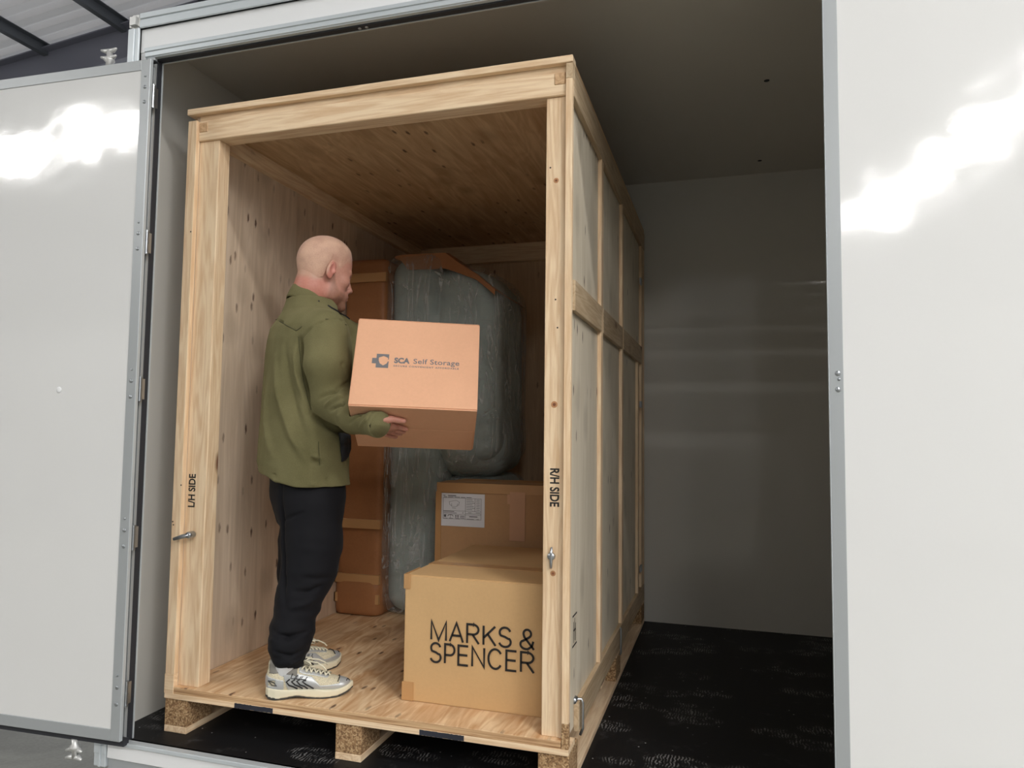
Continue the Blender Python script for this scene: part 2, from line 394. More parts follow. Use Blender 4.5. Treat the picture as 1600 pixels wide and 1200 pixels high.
# container outside: side skin and feet carrying it on the ground
struct('wall_outer', B((-.182, -.176, -.1, YB+.05, -.03, 2.70), bevel=0), M['fascia'], 'outer skin of the container end')
for k, (fx, fy) in enumerate(((.15, -.05), (.15, 2.0), (3.4, -.05), (3.4, 2.0))):
    struct('trim_%d' % (20+k), B((fx-.1, fx+.1, fy-.04, fy+.12, -.45, -.03), bevel=.003), M['beam'], 'steel foot under the container')
struct('trim_15', B((-.1, XR, .0, .08, -.12, -.03), (-.1, XR, 1.0, 1.08, -.12, -.03), bevel=0), M['beam'], 'cross bearer under the container floor')

# ---- screws / hinges
def screw_bm(p, axis, r=.0055):
    bm = bmesh.new(); lathe(bm, p, axis, [(0, r*1.1), (.001, r*1.1), (.0025, r*.85), (.0035, r*.45), (.0036, .0)], 14); return bm
def door(name, M4, W, Hh, label, hinge_z, sx=1, open_leaf=True, lock=True, dot=None, fw=.041):
    """door leaf in its own frame: x from the hinge edge outward (mirrored if sx=-1), viewer on the -y side"""
    t = empty(name, (0, 0, 0), label, None); t['kind'] = 'structure'
    t.matrix_world = M4
    def put(nm, bm, mat, parent=t, smooth=False):
        if sx < 0:
            bmesh.ops.scale(bm, vec=(-1, 1, 1), verts=bm.verts); bmesh.ops.reverse_faces(bm, faces=bm.faces[:])
        me = bpy.data.meshes.new(nm); bm.to_mesh(me); bm.free(); me.materials.append(mat)
        if smooth: me.polygons.foreach_set('use_smooth', [True]*len(me.polygons))
        o = bpy.data.objects.new(nm, me); COL.objects.link(o); o.parent = parent; return o
    put('panel', B((fw-.01, W-fw+.01, .003, .030, fw-.01, Hh-fw+.01), bevel=0), M['white_panel'])
    bm = bmesh.new()
    add_box(bm, 0, fw, 0, .014, 0, Hh); add_box(bm, W-fw, W, 0, .014, 0, Hh)
    add_box(bm, fw, W-fw, .0004, .014, 0, fw); add_box(bm, fw, W-fw, .0004, .014, Hh-fw, Hh)
    add_box(bm, .016, W-.016, .0145, .034, .012, Hh-.012)
    bmesh.ops.bevel(bm, geom=bm.edges[:], offset=.0015, segments=1, affect='EDGES')
    fr = put('frame', bm, M['alu_painted'])
    put('edge_strip', B((-.0012, .001, .0, .0135, .001, Hh-.001), bevel=.0005), M['alu_light'], fr)
    bm = bmesh.new(); add_box(bm, .0, W+.01, .02, .045, -.024, -.001); add_box(bm, .0, W+.01, .02, .04, Hh+.0005, Hh+.006)
    put('rubber_seal', bm, M['rubber'])
    for z in hinge_z:
        for dz in ((-.03, .028, .07) if open_leaf else (-.022, .006, .022)):
            sm = dz in (.07, .006)
            put('screw', screw_bm((.020 if open_leaf else (.022 if not sm else .025), 0, z+dz), (0, -1, 0), .004 if sm else .0065), M['steel'], fr, True)
        if open_leaf:
            bm = bmesh.new(); hx, hy = .003, .0245
            tube(bm, [(hx, hy, z-.04), (hx, hy, z+.04)], .0075, 12)
            for zz in (-.045, -.003, .038): tube(bm, [(hx, hy, z+zz), (hx, hy, z+zz+.007)], .009, 12)
            add_box(bm, hx, .0165, hy-.002, hy+.002, z-.038, z+.038); add_box(bm, hx-.002, hx+.002, hy, hy+.022, z-.038, z+.038)
            put('hinge', bm, M['steel'], t)
    if lock:
        for zz, s in ((Hh+.004, 1), (-.022, -1)):
            lx, ly = .215, .026
            bm = bmesh.new()
            lathe(bm, (lx, ly, zz), (0, 0, s), [(0, .014), (.018, .012), (.026, .020), (.034, .018), (.040, .011), (.068, .010)], 16)
            for h in (.038, .066):
                tube(bm, [(lx-.036, ly-.006, zz+s*(h+.003)), (lx-.015, ly, zz+s*h), (lx+.018, ly, zz+s*h), (lx+.036, ly-.006, zz+s*(h+.004))], [.004, .009, .009, .004], 10)
            put('lock_cam', bm, M['cast'], t, True)
    if dot:
        put('white_plug', screw_bm((dot[0], .003, dot[1]), (0, -1, 0), .011), M['fascia'], t, True)
    return t
hz = [.182, .738, 1.281, 1.832, 2.394]
ZD = .022
door('door_1', Matrix.Translation((-.037, -.165, ZD)) @ Matrix.Rotation(.0402, 4, 'Z'), 1.15, 2.508,
     'open left container door leaf with grey frame, swung back beside the opening', [h-ZD for h in hz], sx=-1, dot=(.349, 1.277-ZD))
door('door_2', Matrix.Translation((2.305, -.160, ZD)), 1.29, 2.53,
     'closed right container door leaf of glossy white panel with grey edge', [1.287-ZD], sx=1, open_leaf=False, lock=False, fw=.036)
# two bolts in the head seal, one rivet in the rail
for k, (px, py) in enumerate(((562, 44.5), (573, 42.5))):
    p = at(px, py, 2, ZT-.006)
    struct('trim_%d' % (30+k), screw_bm(p, (0, 0, -1), .006), M['steel'], 'small bolt under the head of the opening', loc=p, smooth=True)
for k, (px, py) in enumerate(((1198, 126), (1187, 251))):
    p = at(px, py, 2, ZC)
    struct('trim_%d' % (34+k), screw_bm(p, (0, 0, -1), .011), M['rubber'], 'small dark hole plug in the container ceiling', loc=p, smooth=True)

# ================================================================= the shed around it
ZG = -.45
struct('ground', B((-16, 14, -22, 9, ZG-.1, ZG), bevel=0), M['concrete'], 'grey concrete warehouse floor below the container')
RS, RX0, RZ0 = .0954, -4.816, 5.989+.06   # roof slope
def roofz(x): return RZ0+(x-RX0)*RS
bm = bmesh.new()
y = -21.0; prof = []
while y < 9:
    prof += [(y, 0), (y+.10, 0), (y+.12, .07), (y+.20, .07)]; y += .22
vs = [[bm.verts.new((x, yy, roofz(x)+zz)) for yy, zz in prof] for x in (-16, 6.0)]
for i in range(len(prof)-1): bm.faces.new([vs[0][i], vs[0][i+1], vs[1][i+1], vs[1][i]])
vs2 = [[bm.verts.new((x, yy, roofz(12-x)+zz)) for yy, zz in prof] for x in (6.0, 14)]
for i in range(len(prof)-1): bm.faces.new([vs2[0][i], vs2[0][i+1], vs2[1][i+1], vs2[1][i]])
struct('roof', bm, M['roof_sheet'], 'ribbed translucent warehouse roof sheeting')
def tilted(x0, x1, y0, y1, dz0, dz1):
    bm = bmesh.new()
    v = [bm.verts.new((x, yy, roofz(x)+dz)) for dz in (dz0, dz1) for yy in (y0, y1) for x in (x0, x1)]
    for f in ((0, 2, 3, 1), (4, 5, 7, 6), (0, 1, 5, 4), (2, 6, 7, 3), (0, 4, 6, 2), (1, 3, 7, 5)): bm.faces.new([v[i] for i in f])
    return bm
def rafter(y, nm, lab):
    bm = tilted(-15.5, 6, y-.1, y+.1, -.075, -.06)
    b2 = tilted(-15.5, 6, y-.006, y+.006, -.50, -.07); me = bpy.data.meshes.new('t'); b2.to_mesh(me); bm.from_mesh(me)
    b2 = tilted(-15.5, 6, y-.1, y+.1, -.515, -.50); b2.to_mesh(me); bm.from_mesh(me)
    return struct(nm, bm, M['beam'], lab)
rafter(4.38, 'trim_40', 'blue-grey steel roof beam seen over the open door leaf')
# cold-formed purlins run on top of the rafter, below the sheet
pu = [at(67, 68, 1, 4.3)[0], at(190, 36, 1, 4.3)[0]]
sp = pu[1]-pu[0]
for k in range(-4, 7):
    x0 = pu[0]+sp*k
    if x0 > 5.6 or x0 < -15: continue
    z = roofz(x0)
    bm = bmesh.new()
    add_box(bm, x0-.004, x0+.004, -20, 8.8, z-.14+.02, z-.002); add_box(bm, x0-.07, x0, -20, 8.8, z-.122, z-.116); add_box(bm, x0, x0+.07, -20, 8.8, z-.012, z-.003)
    struct('trim_%d' % (50+k), bm, M['purlin'], 'dark steel purlin under the roof sheet')
M['row'] = plain('pale_container_row', srgb(168, 168, 166), .4)
struct('wall_row', B((-12, 12, -9.4, -8.2, ZG+.1, 2.72), bevel=0), M['row'], 'row of pale storage containers facing the open one')
struct('wall_opposite', B((-16, 14, -22, -21.8, ZG, 7.3), bevel=0), M['shed_wall'], 'warehouse wall behind the viewer')
struct('wall_end', B((-16.2, -16, -22, 9, ZG, 7.3), bevel=0), M['shed_wall'], 'left end wall of the warehouse')
# ---- high bay lamps
em = emit('lamp_glow', (1, .985, .96, 1), LAMP_POWER)
first = None
for i, (x, y, z, k) in enumerate(LAMPS):
    if first is None:
        t = empty('high_bay_light', (x, y, z), 'oblong high bay lamp hanging from the warehouse roof', 'lamp', 'high bay lamps')
        obj('housing', B((x-.64, x+.64, y-.19, y+.19, z+.005, z+.09), bevel=.01), M['alu_painted'], t)
        obj('diffuser', B((x-.62, x+.62, y-.165, y+.165, z-.004, z+.004), bevel=0), em, t)
        for q in (-.4, .4):
            bm = bmesh.new(); tube(bm, [(x+q, y, z+.08), (x+q, y, roofz(x)-.02)], .004, 6); obj('hanger', bm, M['steel'], t); first = t
    else:
        t = copy_tree(first); t.location = (x, y, z)
# ================================================================= timber storage crate on its pallet
W, D, H = 1.553, 2.157, 2.40
ZK = .1236      # underside of deck board
crate = empty('timber_crate', (W/2, D/2, 0), 'tall open-fronted timber and plywood storage crate standing in the container', 'crate')
DT = .143; FT = .168   # deck-board top, plywood floor top
# pallet runners and blocks
for k, x0 in enumerate((.0, .5*(W-.1), W-.1)):
    r = obj('runner', B((x0, x0+.1, .006, D, 0, .024), bevel=.0015), M['pine_y'], crate)
    for y0 in (.006, D/2-.07, D-.146):
        obj('block', B((x0, x0+.1, y0, y0+.14, .0245, ZK-.0005), bevel=.002), M['particle'], r)
obj('deck_board', B((0, W, 0, .1, ZK, DT), bevel=.0012), M['pine_x'], crate)
for y0 in (.62, 1.02, 1.45, D-.1):
    obj('deck_board', B((0, W, y0, y0+.1, ZK, DT), bevel=.0012), M['pine_x'], crate)
# dark paint patches on the front board
pm = plain('dark_blue_paint_mark', srgb(44, 46, 56), .6, var=.25)
for (pa, pb, z0, z1) in ((366, 425, .1240, .1432), (656, 725, .1240, .1432)):
    xa, xb = at(pa, 1112, 1, 0)[0], at(pb, 1150, 1, 0)[0]
    bm = bmesh.new(); rr = random.Random(int(pa)); n = 26
    top = [(xa+(xb-xa)*i/n, -.0009, z1+rr.uniform(-.0015, .0)) for i in range(n+1)]; bot = [(xa+(xb-xa)*i/n, -.0009, z0+rr.uniform(0, .002)) for i in range(n+1)]
    tv = [bm.verts.new(p) for p in top]; bv = [bm.verts.new(p) for p in bot]
    for i in range(n): bm.faces.new([bv[i], bv[i+1], tv[i+1], tv[i]])
    obj('paint_patch', bm, pm, crate)
obj('floor_sheet', B((.041, W-.025, .001, D-.03, DT, FT-.003), bevel=.0008), M['ply_edge'], crate)
obj('floor_veneer', B((.041, W-.025, .0015, D-.03, FT-.003, FT), bevel=.0006), M['ply_floor'], crate)
# front frame -------------------------------------------------------
ZH0, ZH1 = 2.272, 2.352    # header beam
lpost = obj('post', B((.0415, .1345, .022, .085, FT, ZH0), bevel=.003, seg=2), M['pine_z'], crate)
obj('corner_batten', B((0.001, .041, .0, .022, .214, ZH1-.0), bevel=.0012), M['pine_z'], crate)
obj('corner_packer', B((-.001, .0412, -.001, .022, DT, .2135), bevel=.0012), M['pine_x'], crate)
rpost = obj('post', B((1.459, 1.5295, .022, .085, FT, ZH0), bevel=.003, seg=2), M['pine_z'], crate)
obj('corner_batten', B((1.53, W, .0, .022, .222, ZH1-.03), bevel=.0012), M['pine_z'], crate)
obj('corner_packer', B((1.53, W, -.0, .022, DT, .2215), bevel=.0012), M['particle'], crate)
obj('corner_packer', B((1.53, W, -.0, .022, ZH1-.0295, 2.3755), bevel=.0012), M['pinegrey_y'], crate)
obj('header_beam', B((.0415, 1.5295, .012, .085, ZH0, ZH1), bevel=.0028), M['pine_x'], crate)
eg = wood('end_grain', 1, srgb(214, 178, 138), srgb(180, 140, 100), knots=False)
obj('end_grain_joint', B((.046, .084, .0095, .03, 2.306, 2.345), bevel=.0022), eg, crate)
obj('end_grain_joint', B((1.488, 1.527, .0095, .03, 2.309, 2.350), bevel=.0022), eg, crate)
obj('upper_batten', B((.0415, 1.5295, .018, .05, ZH1, 2.3755), bevel=.001), M['pine_x'], crate)
obj('lid_edging', B((-.003, W+.001, -.004, .05, 2.3760, H), bevel=.0015), M['pine_x'], crate)
# roof ---------------------------------------------------------------
obj('roof_sheet', B((.0, W-.002, .05, D, 2.3762, H-.002), bevel=.001), M['ply_ceiling'], crate)
# ceiling lining at z=2.36
obj('roof_lining', B((.041, 1.5295, .085, D-.03, 2.352, 2.3755), bevel=.001), M['ply_ceiling'], crate)
# side walls ---------------------------------------------------------
obj('side_panel', B((.022, .0405, .023, D-.02, .145, 2.375), bevel=.001), M['ply_wall'], crate)
obj('side_panel', B((1.5165, 1.535, .0225, D-.02, .15, 2.3758), bevel=.001), M['ply_side'], crate)
obj('side_lining', B((1.5120, 1.5160, .086, D-.03, .17, 2.35), bevel=.0), M['ply_wall'], crate)
# seam between the two inner sheets on the left
sy = at(466, 300, 0, .045)[1]
obj('side_lining', B((.0405, .0445, .086, sy-.0015, .17, 2.30), bevel=.0003), M['ply_wall'], crate)
obj('side_lining', B((.0405, .0440, sy+.0015, D-.03, .17, 2.30), bevel=.0003), M['ply_wall'], crate)
obj('top_batten', B((.0405, .075, .086, D-.05, 2.285, 2.3515), bevel=.0015), M['pine_y'], crate)
obj('top_batten', B((1.478, 1.5118, .086, D-.05, 2.285, 2.3515), bevel=.0015), M['pine_y'], crate)
# left outer battens (seen from the side of the container only)
for y0 in (.6, 1.2, D-.12): obj('side_batten', B((.0, .0218, y0, y0+.04, .2, 2.27), bevel=.001), M['pine_z'], crate)
# right outer battens
XO1, XO2 = 1.5352, W
obj('side_rail', B((XO1, XO2+.001, .0225, D, 2.268, 2.375), bevel=.0015), M['pinegrey_y'], crate)
bot = obj('side_rail', B((XO1, XO2, .165, D, .135, .232), bevel=.0015), M['pinegrey_y'], crate)
for y0, y1 in ((.597, .643), (1.205, 1.250)):
    obj('side_batten', B((XO1, XO2-.002, y0, y1, .2325, 2.2675), bevel=.0015), M['pine_z'], crate)
obj('side_batten', B((XO1, XO2-.002, 2.03, D-.005, .2325, 2.2675), bevel=.0015), M['pine_z'], crate)
obj('side_batten', B((XO1, XO2-.003, 1.86, 1.90, .2325, 1.548), bevel=.0015), M['pine_z'], crate)
for y0, y1 in ((.066, .5965), (.6435, 1.2045), (1.2505, 2.0295)):
    obj('side_rail', B((XO1, XO2, y0, y1, 1.5485, 1.6525), bevel=.0015), M['pinegrey_y'], crate)
obj('back_batten', B((1.5, W, D-.021, D, .2, 2.26), bevel=.001), M['pine_z'], crate)
# back wall
obj('back_panel', B((.041, 1.512, D-.03, D-.012, .15, 2.375), bevel=.001), M['ply_back'], crate)
obj('back_rail', B((.075, 1.478, D-.075, D-.031, 2.235, 2.351), bevel=.0015), M['pine_x'], crate)
obj('back_rail', B((.0, W, D-.012, D, .15, .24), bevel=.0015), M['pine_x'], crate)
# lashing brackets -----------------------------------------------------
bm = bmesh.new()
bk = [(1.5362, .176, .232), (1.5362, .186, .236), (1.558, .186, .236), (1.5625, .186, .225), (1.5625, .186, .14), (1.554, .186, .118)]
tube(bm, bk, .0045, 8); tube(bm, [(1.5362, .162, .235), (1.5362, .19, .235)], .010, 12)
obj('steel_hook', bm, M['steel'], crate, smooth=True)
bm = bmesh.new(); tube(bm, [(XO2+.001, 1.12, .235), (XO2+.006, 1.12, .23), (XO2+.006, 1.12, .12), (XO2, 1.12, .11)], .0045, 8)
obj('steel_hook', bm, M['steel'], crate, smooth=True)
for (py, zz) in ((440, None), (632, None), (888, None)):
    p = at(1001, py, 0, W)
    obj('steel_clip', B((W-.004, W+.006, p[1]-.03, p[1]+.03, p[2]-.018, p[2]+.018), bevel=.001), M['steel'], crate)
# turn catches on the posts
p = at(284, 839, 1, 0)
bm = bmesh.new()
pts = [(at(q, r, 1, -.012)) for q, r in ((274, 842), (284, 838.5), (296, 836))]
tube(bm, [Vector(pts[0])+Vector((0, -.01, 0)), pts[1], pts[2]], [.006, .0085, .009], 10)
lathe(bm, Vector(pts[2])+Vector((-.002, -.008, 0)), (0, 1, 0), [(0, .011), (.004, .0125), (.03, .0125)], 14)
obj('turn_catch', bm, M['steel'], crate, smooth=True)
pts = [(at(q, r, 1, .014)) for q, r in ((862, 855), (861, 867), (861, 880), (861, 888))]
bm = bmesh.new(); tube(bm, pts, [.0035, .006, .005, .0035], 8); lathe(bm, Vector(pts[1])+Vector((0, -.004, -.005)), (0, 1, 0), [(0, .011), (.003, .0125), (.014, .013)], 14)
obj('turn_catch', bm, M['steel'], crate, smooth=True)
# nails
nm = plain('nail_head', srgb(52, 40, 32), .6)
bm = bmesh.new()
for (q, r) in ((298, 362), (283, 758), (271, 820), (270, 815)): lathe(bm, at(q, r, 1, -.0003), (0, -1, 0), [(0, .0032), (.0008, .0028)], 8)
for (q, r) in ((868, 468), (871, 512), (860, 262)): lathe(bm, at(q, r, 1, .0217), (0, -1, 0), [(0, .003), (.0008, .0026)], 8)
obj('nail_heads', bm, nm, crate)['kind'] = 'stuff'
bm = bmesh.new()
for q, r, s in ((866, 632, .011), (864, 896, .009), (869, 282, .009)):
    p = at(q, r, 1, .0216); 
    lathe(bm, p, (0, -1, 0), [(0, s), (.0003, s*.9)], 20)
obj('knots', bm, plain('knot_wood', srgb(186, 134, 92), .6, var=.3), crate)['kind'] = 'stuff'
bm = bmesh.new()
for q, r, s_ in ((866, 632, .0055), (864, 896, .0045), (869, 282, .004)):
    lathe(bm, at(q, r, 1, .0212), (0, -1, 0), [(0, s_), (.0003, s_*.7)], 14)
obj('knot_hearts', bm, plain('knot_heart', srgb(120, 72, 46), .6, var=.35), crate)['kind'] = 'stuff'
# stencilled lettering
def stencil(s, px, p0, p1, y, size, down):
    """vertical lettering on a front face"""
    a, b = at(px, p0, 1, y), at(px, p1, 1, y)
    return a, b
# L/H SIDE reads upward on the left post ; R/H SIDE reads downward on the right post
yq = .0213
a, b = at(299.5, 793, 1, yq), at(298, 741, 1, yq)
Lh = b[2]-a[2]
Mx = Matrix.Translation((at(303.5, 793, 1, yq)[0], yq, a[2])) @ Matrix.Rotation(math.radians(90), 4, 'Y').inverted() @ Matrix.Rotation(math.radians(90), 4, 'X')
Mx = Matrix.Translation((at(303.5, 793, 1, yq)[0], yq, a[2])) @ Matrix(((0, -1, 0, 0), (0, 0, -1, 0), (1, 0, 0, 0), (0, 0, 0, 1)))
o = text_mesh('stencil_lettering', 'L/H SIDE', .042, Mx, M['ink'], crate, sx=.72, bold=.0012)
def fit_len(o, axis, want):
    c = [v.co[axis] for v in o.data.vertices]; mn, mx = min(c), max(c); k = want/(mx-mn)
    for v in o.data.vertices: v.co[axis] = mn+(v.co[axis]-mn)*k if k > 0 else v.co[axis]
fit_len(o, 2, Lh)
c0 = at(859.5, 731, 1, yq); c1 = at(861, 791, 1, yq)
Mx = Matrix.Translation((at(860.0, 745, 1, yq)[0], yq, c0[2])) @ Matrix(((0, 1, 0, 0), (0, 0, -1, 0), (-1, 0, 0, 0), (0, 0, 0, 1)))
o = text_mesh('stencil_lettering', 'R/H SIDE', .042, Mx, M['ink'], crate, sx=.72, bold=.0012)
cz = [v.co.z for v in o.data.vertices]; mx = max(cz); k = (c0[2]-c1[2])/(mx-min(cz))
for v in o.data.vertices: v.co.z = mx+(v.co.z-mx)*k
# treatment stamp on the side
bm = bmesh.new(); Ms = Matrix(((0, 0, 1, 1.5357), (1, 0, 0, 0), (0, 1, 0, 0), (0, 0, 0, 1)))
s0 = at(894, 1012, 0, 1.535); s1 = at(901, 985, 0, 1.535)
w_, h_ = s1[1]-s0[1], .10
for seg in (((0, 0), (w_, 0)), ((0, h_), (w_, h_)), ((w_*.25, .01), (w_*.25, h_-.02)), ((w_*.5, .015), (w_*.5, h_-.01)), ((w_*.72, .01), (w_*.72, h_-.03)), ((w_*.25, .05), (w_*.72, .05))):
    ribbon(bm, [(s0[1]+q[0], s0[2]+q[1]) for q in seg], .006, Ms)
obj('treatment_stamp', bm, M['ink'], crate)
# ================================================================= cardboard boxes
def flap_box(name, label, x0, x1, y0, y1, z0, z1, mat, rot=0, seam='x', cat='box', bulge=.004):
    t = empty(name, ((x0+x1)/2, (y0+y1)/2, z0), label, cat)
    n = 12
    bm = bmesh.new(); add_box(bm, x0, x1, y0, y1, z0, z1)
    bmesh.ops.subdivide_edges(bm, edges=bm.edges[:], cuts=n, use_grid_fill=True)
    rr = random.Random(name)
    ph = [rr.uniform(0, 9) for _ in range(3)]
    for v in bm.verts:
        u = (v.co.x-x0)/(x1-x0); w_ = (v.co.y-y0)/(y1-y0); h = (v.co.z-z0)/(z1-z0)
        su = math.sin(math.pi*u); sw = math.sin(math.pi*w_); sh = math.sin(math.pi*h)
        nn = mnoise.noise(Vector((v.co.x*4+ph[0], v.co.y*4, v.co.z*4)))*bulge
        if u in (0, 1): v.co.x += (bulge*.6*sw*sh+nn*.4)*(1 if u else -1)
        if w_ in (0, 1): v.co.y += (bulge*.4*su*sh+nn*.2)*(1 if w_ else -1)
        if h == 1: v.co.z += nn*.8-bulge*.5*su*sw
    bmesh.ops.bevel(bm, geom=[e for e in bm.edges if e.calc_face_angle(0) > 1.0], offset=.004, segments=2, affect='EDGES')
    obj('carton', bm, mat, t, smooth=False)
    return t
FTOP = .168
# --- big kraft carton with shop lettering
mx0, mx1, my0, my1, mz1 = .909, 1.434, .155, .885, .615
t = flap_box('cardboard_box', 'large kraft cardboard box printed with two lines of thin black capitals, behind the right post', mx0, mx1, my0, my1, FTOP, mz1, M['card_kraft'])
tx = t
ymid = (my0+my1)/2
obj('top_tape', B((mx0-.002, mx1+.002, ymid-.03-.12, ymid+.03-.12, mz1-.001, mz1+.0012), bevel=.0004), M['tape'], t)
yt = .1535
for z0, z1, wd in ((.565, .617, .016), (.170, .235, .036)):
    obj('edge_tape', B((mx0-.0025, mx0+wd+.006, yt-.0016, yt+.003, z0, z1), (mx0-.0035, mx0-.002, yt-.001, yt+.14, z0, z1), bevel=0), M['tape'], t)
# print: monoline capitals
def letters(rows, M4, wd):
    bm = bmesh.new()
    for (s, z, h, spans) in rows:
        for ch, (x0, x1) in zip(s, spans):
            w_ = x1-x0
            def T(pts): return [(x0+p[0]*w_, z+p[1]*h) for p in pts]
            A = lambda *a: arc(*a)
            g = {'M': [[(0, 0), (0, 1), (.5, 0), (1, 1), (1, 0)]],
                 'A': [[(0, 0), (.5, 1), (1, 0)], [(.17, .33), (.83, .33)]],
                 'R': [[(0, 0), (0, 1), (.5, 1)]+A(.5, .74, .46, .26, 90, -90)+[(0, .48)], [(.45, .48), (1, 0)]],
                 'P': [[(0, 0), (0, 1), (.5, 1)]+A(.5, .72, .46, .28, 90, -90)+[(0, .44)]],
                 'K': [[(0, 0), (0, 1)], [(0, .36), (.95, 1)], [(.33, .59), (1, 0)]],
                 'E': [[(1, 1), (0, 1), (0, 0), (1, 0)], [(0, .52), (.93, .52)]],
                 'N': [[(0, 0), (0, 1), (1, 0), (1, 1)]],
                 'C': [A(.5, .5, .5, .5, 35, 325, 26)],
                 'S': [A(.5, .74, .44, .26, 15, 235, 14)[:-1]+[(.5, .52), (.75, .44)]+A(.5, .26, .48, .26, 40, -165, 14)],
                 '&': [[(1, 0), (.28, .62)]+A(.50, .79, .28, .21, 200, -30, 16)+[(.62, .6), (.2, .42)]+A(.42, .235, .42, .235, 140, 290, 14)+[(.85, .16), (.95, .42)]]}[ch]
            for st in g: ribbon(bm, T(st), wd, M4)
    return bm
def zx(v): return 1.013+(v-287)*.000436
mf = Matrix(((1, 0, 0, 0), (0, 0, -1, .1523), (0, 1, 0, 0), (0, 0, 0, 1)))
hw = .0031
rows = [('MARKS&', .3935, .0655, [(zx(a)+hw, zx(b)-hw) for a, b in ((290, 434), (452, 582), (603, 718), (743, 860), (873, 988), (1052, 1177))]),
        ('SPENCER', .3155, .0665, [(zx(a)+hw, zx(b)-hw) for a, b in ((285, 392), (413, 513), (530, 628), (650, 765), (787, 915), (937, 1035), (1058, 1177))])]
obj('printed_lettering', letters(rows, mf, .0078), M['ink'], t)
# --- second carton with shipping label
bx0, bx1, by0, by1, bz1 = .697, 1.46, .955, 1.315, .886
t = flap_box('cardboard_box', 'brown taped cardboard box with a white shipping label, behind the printed kraft box', bx0, bx1, by0, by1, FTOP, bz1, M['card_brown'], bulge=.007)
by = by0-.0035
obj('tape_strip', B((bx0-.002, bx1, by-.0012, by+.004, bz1-.042, bz1+.0025), (bx0-.002, bx1, by-.001, by+.16, bz1-.0, bz1+.004), bevel=.0005), M['tape'], t)
p0, p1 = at(797, 765, 1, by), at(821, 765, 1, by); p2 = at(796, 845, 1, by)
obj('tape_strip', B((p0[0], p1[0], by-.0022, by+.001, p2[2], bz1-.03), bevel=.0005), M['tape_pale'], t)
obj('tape_strip', B((p0[0]-.013, p0[0]+.002, by-.0028, by+.001, .800, .845), bevel=.0005), M['tape_pale'], t)
obj('edge_tape', B((bx0-.007, bx0+.022, by-.001, by+.03, FTOP+.01, bz1-.04), bevel=.0005), M['tape'], t)
la, lb = at(690.5, 770, 1, by), at(757, 824.5, 1, by)
lw, lh = lb[0]-la[0], la[2]-lb[2]
lab = obj('shipping_label', B((la[0], lb[0], by-.0024, by-.0008, lb[2], la[2]), bevel=0), M['paper'], t)
lab['label'] = 'white shipping label'
ML = Matrix(((1, 0, 0, la[0]), (0, 0, -1, by-.0028), (0, 1, 0, lb[2]), (0, 0, 0, 1))) @ Matrix.Diagonal((lw, lh, 1, 1))
bm = bmesh.new()
def seg(x0, y0, x1, y1, wd=.004):
    # y up, 0..1 in label space
    if abs(x1-x0) > abs(y1-y0): q = [(x0, y0-wd), (x1, y1-wd), (x1, y1+wd), (x0, y0+wd)]
    else: q = [(x0-wd, y0), (x0+wd, y0), (x1+wd, y1), (x1-wd, y1)]
    bm.faces.new([bm.verts.new(ML @ Vector((a_, b_, 0))) for a_, b_ in q])
for a_ in ((.04, .86, .92, .86), (.04, .47, .92, .47), (.04, .36, .92, .36), (.04, .22, .92, .22), (.56, .86, .56, .22), (.92, .86, .92, .22), (.04, .86, .04, .22), (.78, .86, .78, .47), (.56, .40, .92, .40)): seg(*a_)
for i in range(7): seg(.58, .82-.05*i, .58+.14+.03*((i*7) % 3), .82-.05*i, .006); seg(.81, .82-.05*i, .89, .82-.05*i, .006)
seg(.04, .93, .09, .93, .010); seg(.15, .93, .34, .93, .013)      # header lines
for x_, l_ in ((.05, .08), (.15, .13), (.30, .13), (.45, .11), (.58, .12)): seg(x_, .885, x_+l_, .885, .009)
seg(.05, .445, .30, .445, .010); seg(.05, .40, .36, .40, .008); seg(.62, .43, .70, .43, .006); seg(.80, .43, .90, .43, .006)
seg(.65, .31, .84, .31, .012)
# outline drawing of a corner sofa
for a_, b_ in (((.18, .74), (.34, .79)), ((.34, .79), (.42, .74)), ((.18, .74), (.20, .64)), ((.42, .74), (.40, .64)), ((.24, .69), (.24, .60)), ((.24, .60), (.36, .60)), ((.36, .60), (.38, .69)), ((.20, .64), (.24, .62)), ((.40, .64), (.36, .62))):
    ribbon(bm, [a_, b_], .008, ML)
seg(.25, .55, .34, .55, .006)
for p_ in ([(.49, .40), (.52, .40), (.505, .45), (.49, .40)],): ribbon(bm, p_, .006, ML)
bm.faces.new([bm.verts.new(ML @ Vector(q)) for q in ((.06, .27, 0), (.115, .27, 0), (.115, .345, 0), (.06, .345, 0))])
ribbon(bm, [(.0+.15, .30), (.17, .335), (.215, .345), (.26, .335), (.28, .30)], .016, ML); ribbon(bm, [(.215, .34), (.215, .25), (.20, .25)], .008, ML)
for x_ in (.34, .39): ribbon(bm, [(x_, .25), (x_, .34)], .016, ML); ribbon(bm, [(x_-.02, .31), (x_, .34), (x_+.02, .31)], .008, ML)
for y_ in (.26, .31): seg(.44, y_, .54, y_, .010)
for x_, l_ in ((.05, .10), (.18, .10), (.33, .10), (.59, .17), (.82, .06)): seg(x_, .235, x_+l_, .235, .006)
obj('label_print', bm, M['ink_soft'], lab)
